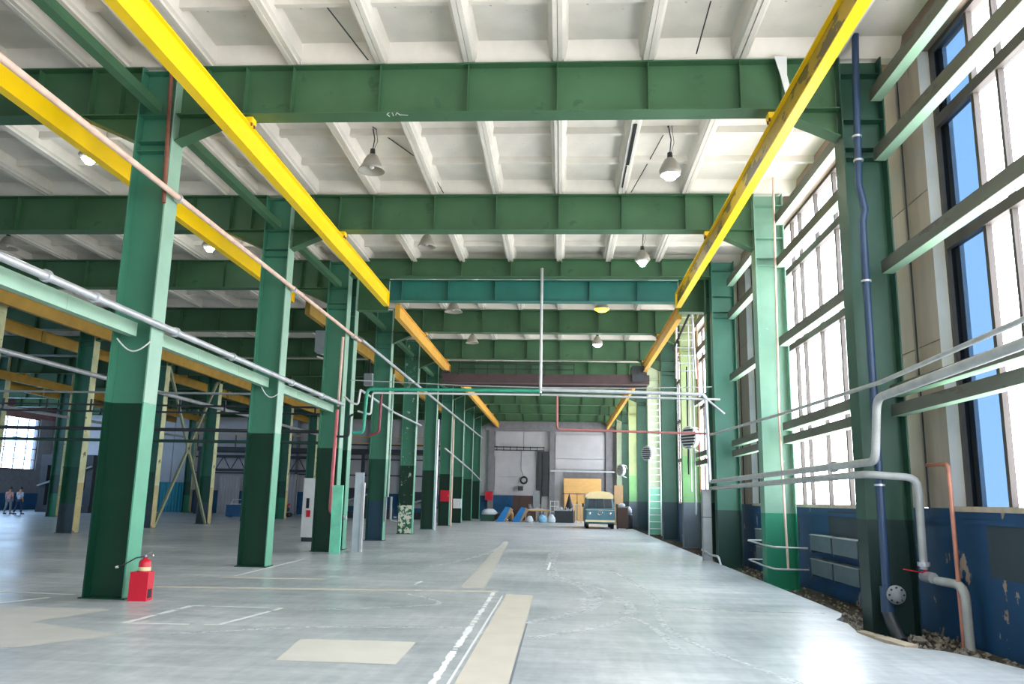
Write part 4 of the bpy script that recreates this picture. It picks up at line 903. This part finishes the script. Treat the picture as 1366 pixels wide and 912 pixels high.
# ------------------------------------------------------------------ people
def person(label, loc, rz, shirt, trousers, step=.18, hat=None):
    t = thing('person', label, 'person', loc, rz)
    def skin(name, verts, edges, radii, mt, parent, root=0):
        me = bpy.data.meshes.new(name); me.from_pydata(verts, edges, []); o = bpy.data.objects.new(name, me); COL.objects.link(o); o.parent = parent
        md = o.modifiers.new('s', 'SKIN'); 
        for i, r in enumerate(radii): me.skin_vertices[0].data[i].radius = (r, r) if not isinstance(r, tuple) else r
        me.skin_vertices[0].data[root].use_root = True
        o.modifiers.new('u', 'SUBSURF').levels = 1; o.modifiers['u'].render_levels = 2; me.materials.append(mt); return o
    sk = mat('skin', 'b98a6c', .6, var=0)
    s = step
    vs = [(0, 0, .92), (0, 0, 1.15), (0, 0, 1.36), (0, .01, 1.46), (0, .03, 1.54), (0, .02, 1.66),
          (.1, 0, .88), (.11, s*.5, .5), (.11, s-.06, .1), (.11, s+.1, .04), (-.1, 0, .88), (-.11, -s*.3, .5), (-.11, -s-.05, .12), (-.11, -s+.06, .04),
          (.19, 0, 1.38), (.25, -.06, 1.12), (.24, .02, .9), (.24, .04, .8), (-.19, 0, 1.38), (-.25, .06, 1.12), (-.24, .14, .92), (-.24, .17, .83)]
    es = [(0, 1), (1, 2), (2, 3), (3, 4), (4, 5), (0, 6), (6, 7), (7, 8), (8, 9), (0, 10), (10, 11), (11, 12), (12, 13), (2, 14), (14, 15), (15, 16), (16, 17), (2, 18), (18, 19), (19, 20), (20, 21)]
    rr = [(.15, .1), (.14, .09), (.16, .1), .05, (.075, .085), (.07, .085), .09, .06, .04, .035, .09, .06, .04, .035, .055, .04, .03, .03, .055, .04, .03, .03]
    skin('body', vs, es, rr, sk, t)
    v2 = [vs[i] for i in (0, 1, 2, 14, 15, 18, 19)]
    skin('shirt', v2, [(0, 1), (1, 2), (2, 3), (3, 4), (2, 5), (5, 6)], [(.165, .12), (.155, .11), (.175, .12), .07, .055, .07, .055], shirt, t)
    v3 = [vs[i] for i in (0, 6, 7, 8, 10, 11, 12)]
    skin('trousers', v3, [(0, 1), (1, 2), (2, 3), (0, 4), (4, 5), (5, 6)], [(.16, .12), .105, .075, .06, .105, .075, .06], trousers, t)
    MB().lathe([(0, .12), (.07, .1), (.1, .04), (.105, -.02), (.09, -.06)], (0, .02, 1.66), 12).build('hair', hat or m_black, t)
    for s_, x in ((1, .11), (-1, -.11)):
        y = (s+.02) if s_ > 0 else -s; MB().box(x-.045, x+.045, y-.09, y+.17, 0, .08).build('shoe', m_dark, t)
person('person in a pinkish top and grey trousers walking away beside the other', (-36.2, 52.2, 0), .15, mat('pink_shirt', 'c99aa0', .8), mat('grey_trousers', '7d858c', .8), .16)
person('person in a light blue shirt and dark trousers walking beside the pinkish one', (-35.35, 52.0, 0), -.1, mat('blue_shirt', 'a9c6de', .8), mat('navy_trousers', '1f3352', .8), .2)

# dark plant and clutter deep in the side bays
def press(label, x, y, w_, d_, h_, mt=m_dark):
    t = thing('machine', label, 'machine', (x, y, 0))
    MB().box(-w_/2, w_/2, -d_/2, d_/2, 0, .5).build('base', mt, t)
    for s_ in (-1, 1): MB().box(s_*w_/2-(.5 if s_ > 0 else 0), s_*w_/2+(.5 if s_ < 0 else 0), -d_/2+.1, d_/2-.1, .5, h_-.8).build('upright', mt, t)
    MB().box(-w_/2, w_/2, -d_/2, d_/2, h_-.8, h_).build('head', mt, t)
    MB().box(-w_/4, w_/4, -d_/3, d_/3, h_*.4, h_-.8).build('ram', m_grey, t)
    MB().bar((-w_/2, -d_/2-.1, h_*.45), (w_/2, -d_/2-.1, h_*.8), .12).build('brace', m_grey, t)
    return t
press('tall dark press machine between the first and second column rows, left', -36.5, 60, 4.0, 3, 4.2)
press('dark squat machine behind the second left column', -15.5, 61.5, 2.4, 2, 2.2)
press('dark machine beyond the peeling foot column', -10.8, 61.8, 2.6, 2, 2.0)
t = thing('platform', 'dark raised platform with railing over the far side bays', 'platform', (-19, 64.5, 4.9))
MB().box(-10, 10, -1, 1, 0, .35).build('deck', m_dark, t)
for z in (.8, 1.3): MB().bar((-10, -1, z), (10, -1, z), .06).build('handrail', m_och, t)
for i in range(14): MB().bar((-10+i*1.54, -1, .35), (-10+i*1.54, -1, 1.3), .06).build('rail_post', m_dark, t)
for x in (-9.8, -3, 3.4, 9.8): MB().box(x-.12, x+.12, -.9, -.66, -4.9, 0).build('leg', m_dark, t)
for i, (x, y, a, b, c, mt, lab) in enumerate([(-8.6, 60.0, .8, .6, .9, m_brownwood, 'brown crate deep between left columns'), (-8.4, 56, .5, .5, .8, m_grey, 'grey crate seen between far left columns'), (-12.5, 58, 1.2, .6, .7, m_dark, 'dark flat crate beyond the blue footed column'), (-22.5, 56, 1.0, .7, .8, m_blue, 'blue crate near the crossed braces'), (-4.7, 61.6, .6, .5, .5, m_brownwood, 'small brown crate behind the bright blue sheet'), (-2.65, 63.3, .5, .4, .9, m_dark, 'narrow dark crate behind the second blue sheet')]):
    tt = thing('crate', lab, 'crate', (x, y, 0)); MB().box(-a/2, a/2, -b/2, b/2, .06, c).build('body', mt, tt); MB().box(-a/2-.02, a/2+.02, -b/2-.02, b/2+.02, c, c+.05).build('lid', mt, tt)
    for q in (-1, 1): MB().box(q*a*.35-.05, q*a*.35+.05, -b/2, b/2, 0, .06).build('runner', m_wood, tt)

pipe('grey riser pipe in front of a far left green column', [(-6.42, 41.9, 0), (-6.42, 41.9, 5.6)], .06, m_steel)
pipe('rusty pink riser pipe beside the red fire cabinet column', [(-6.4, 47.9, 0), (-6.42, 47.9, 6.2)], .055, m_pink)
pipe('slim grey riser pipe on the blue footed column', [(-6.42, 30.3, 1.6), (-6.42, 30.3, 6.2)], .035, m_tie)
o = MB(); rnd = random.Random(9)
for i in range(60):
    a = Vector((rnd.uniform(-1.0, 1.0), rnd.uniform(-.2, .2), 0)); o.bar(a, a+Vector((rnd.uniform(-.3, .3), rnd.uniform(-.15, .15), rnd.uniform(.2, 1.3))), .035)
stuff(tag(o.build('scrap', m_grey, loc=(-1.5, 62.4, 0)), 'grey tangle of upright scrap bars behind the work table', 'scrap'))
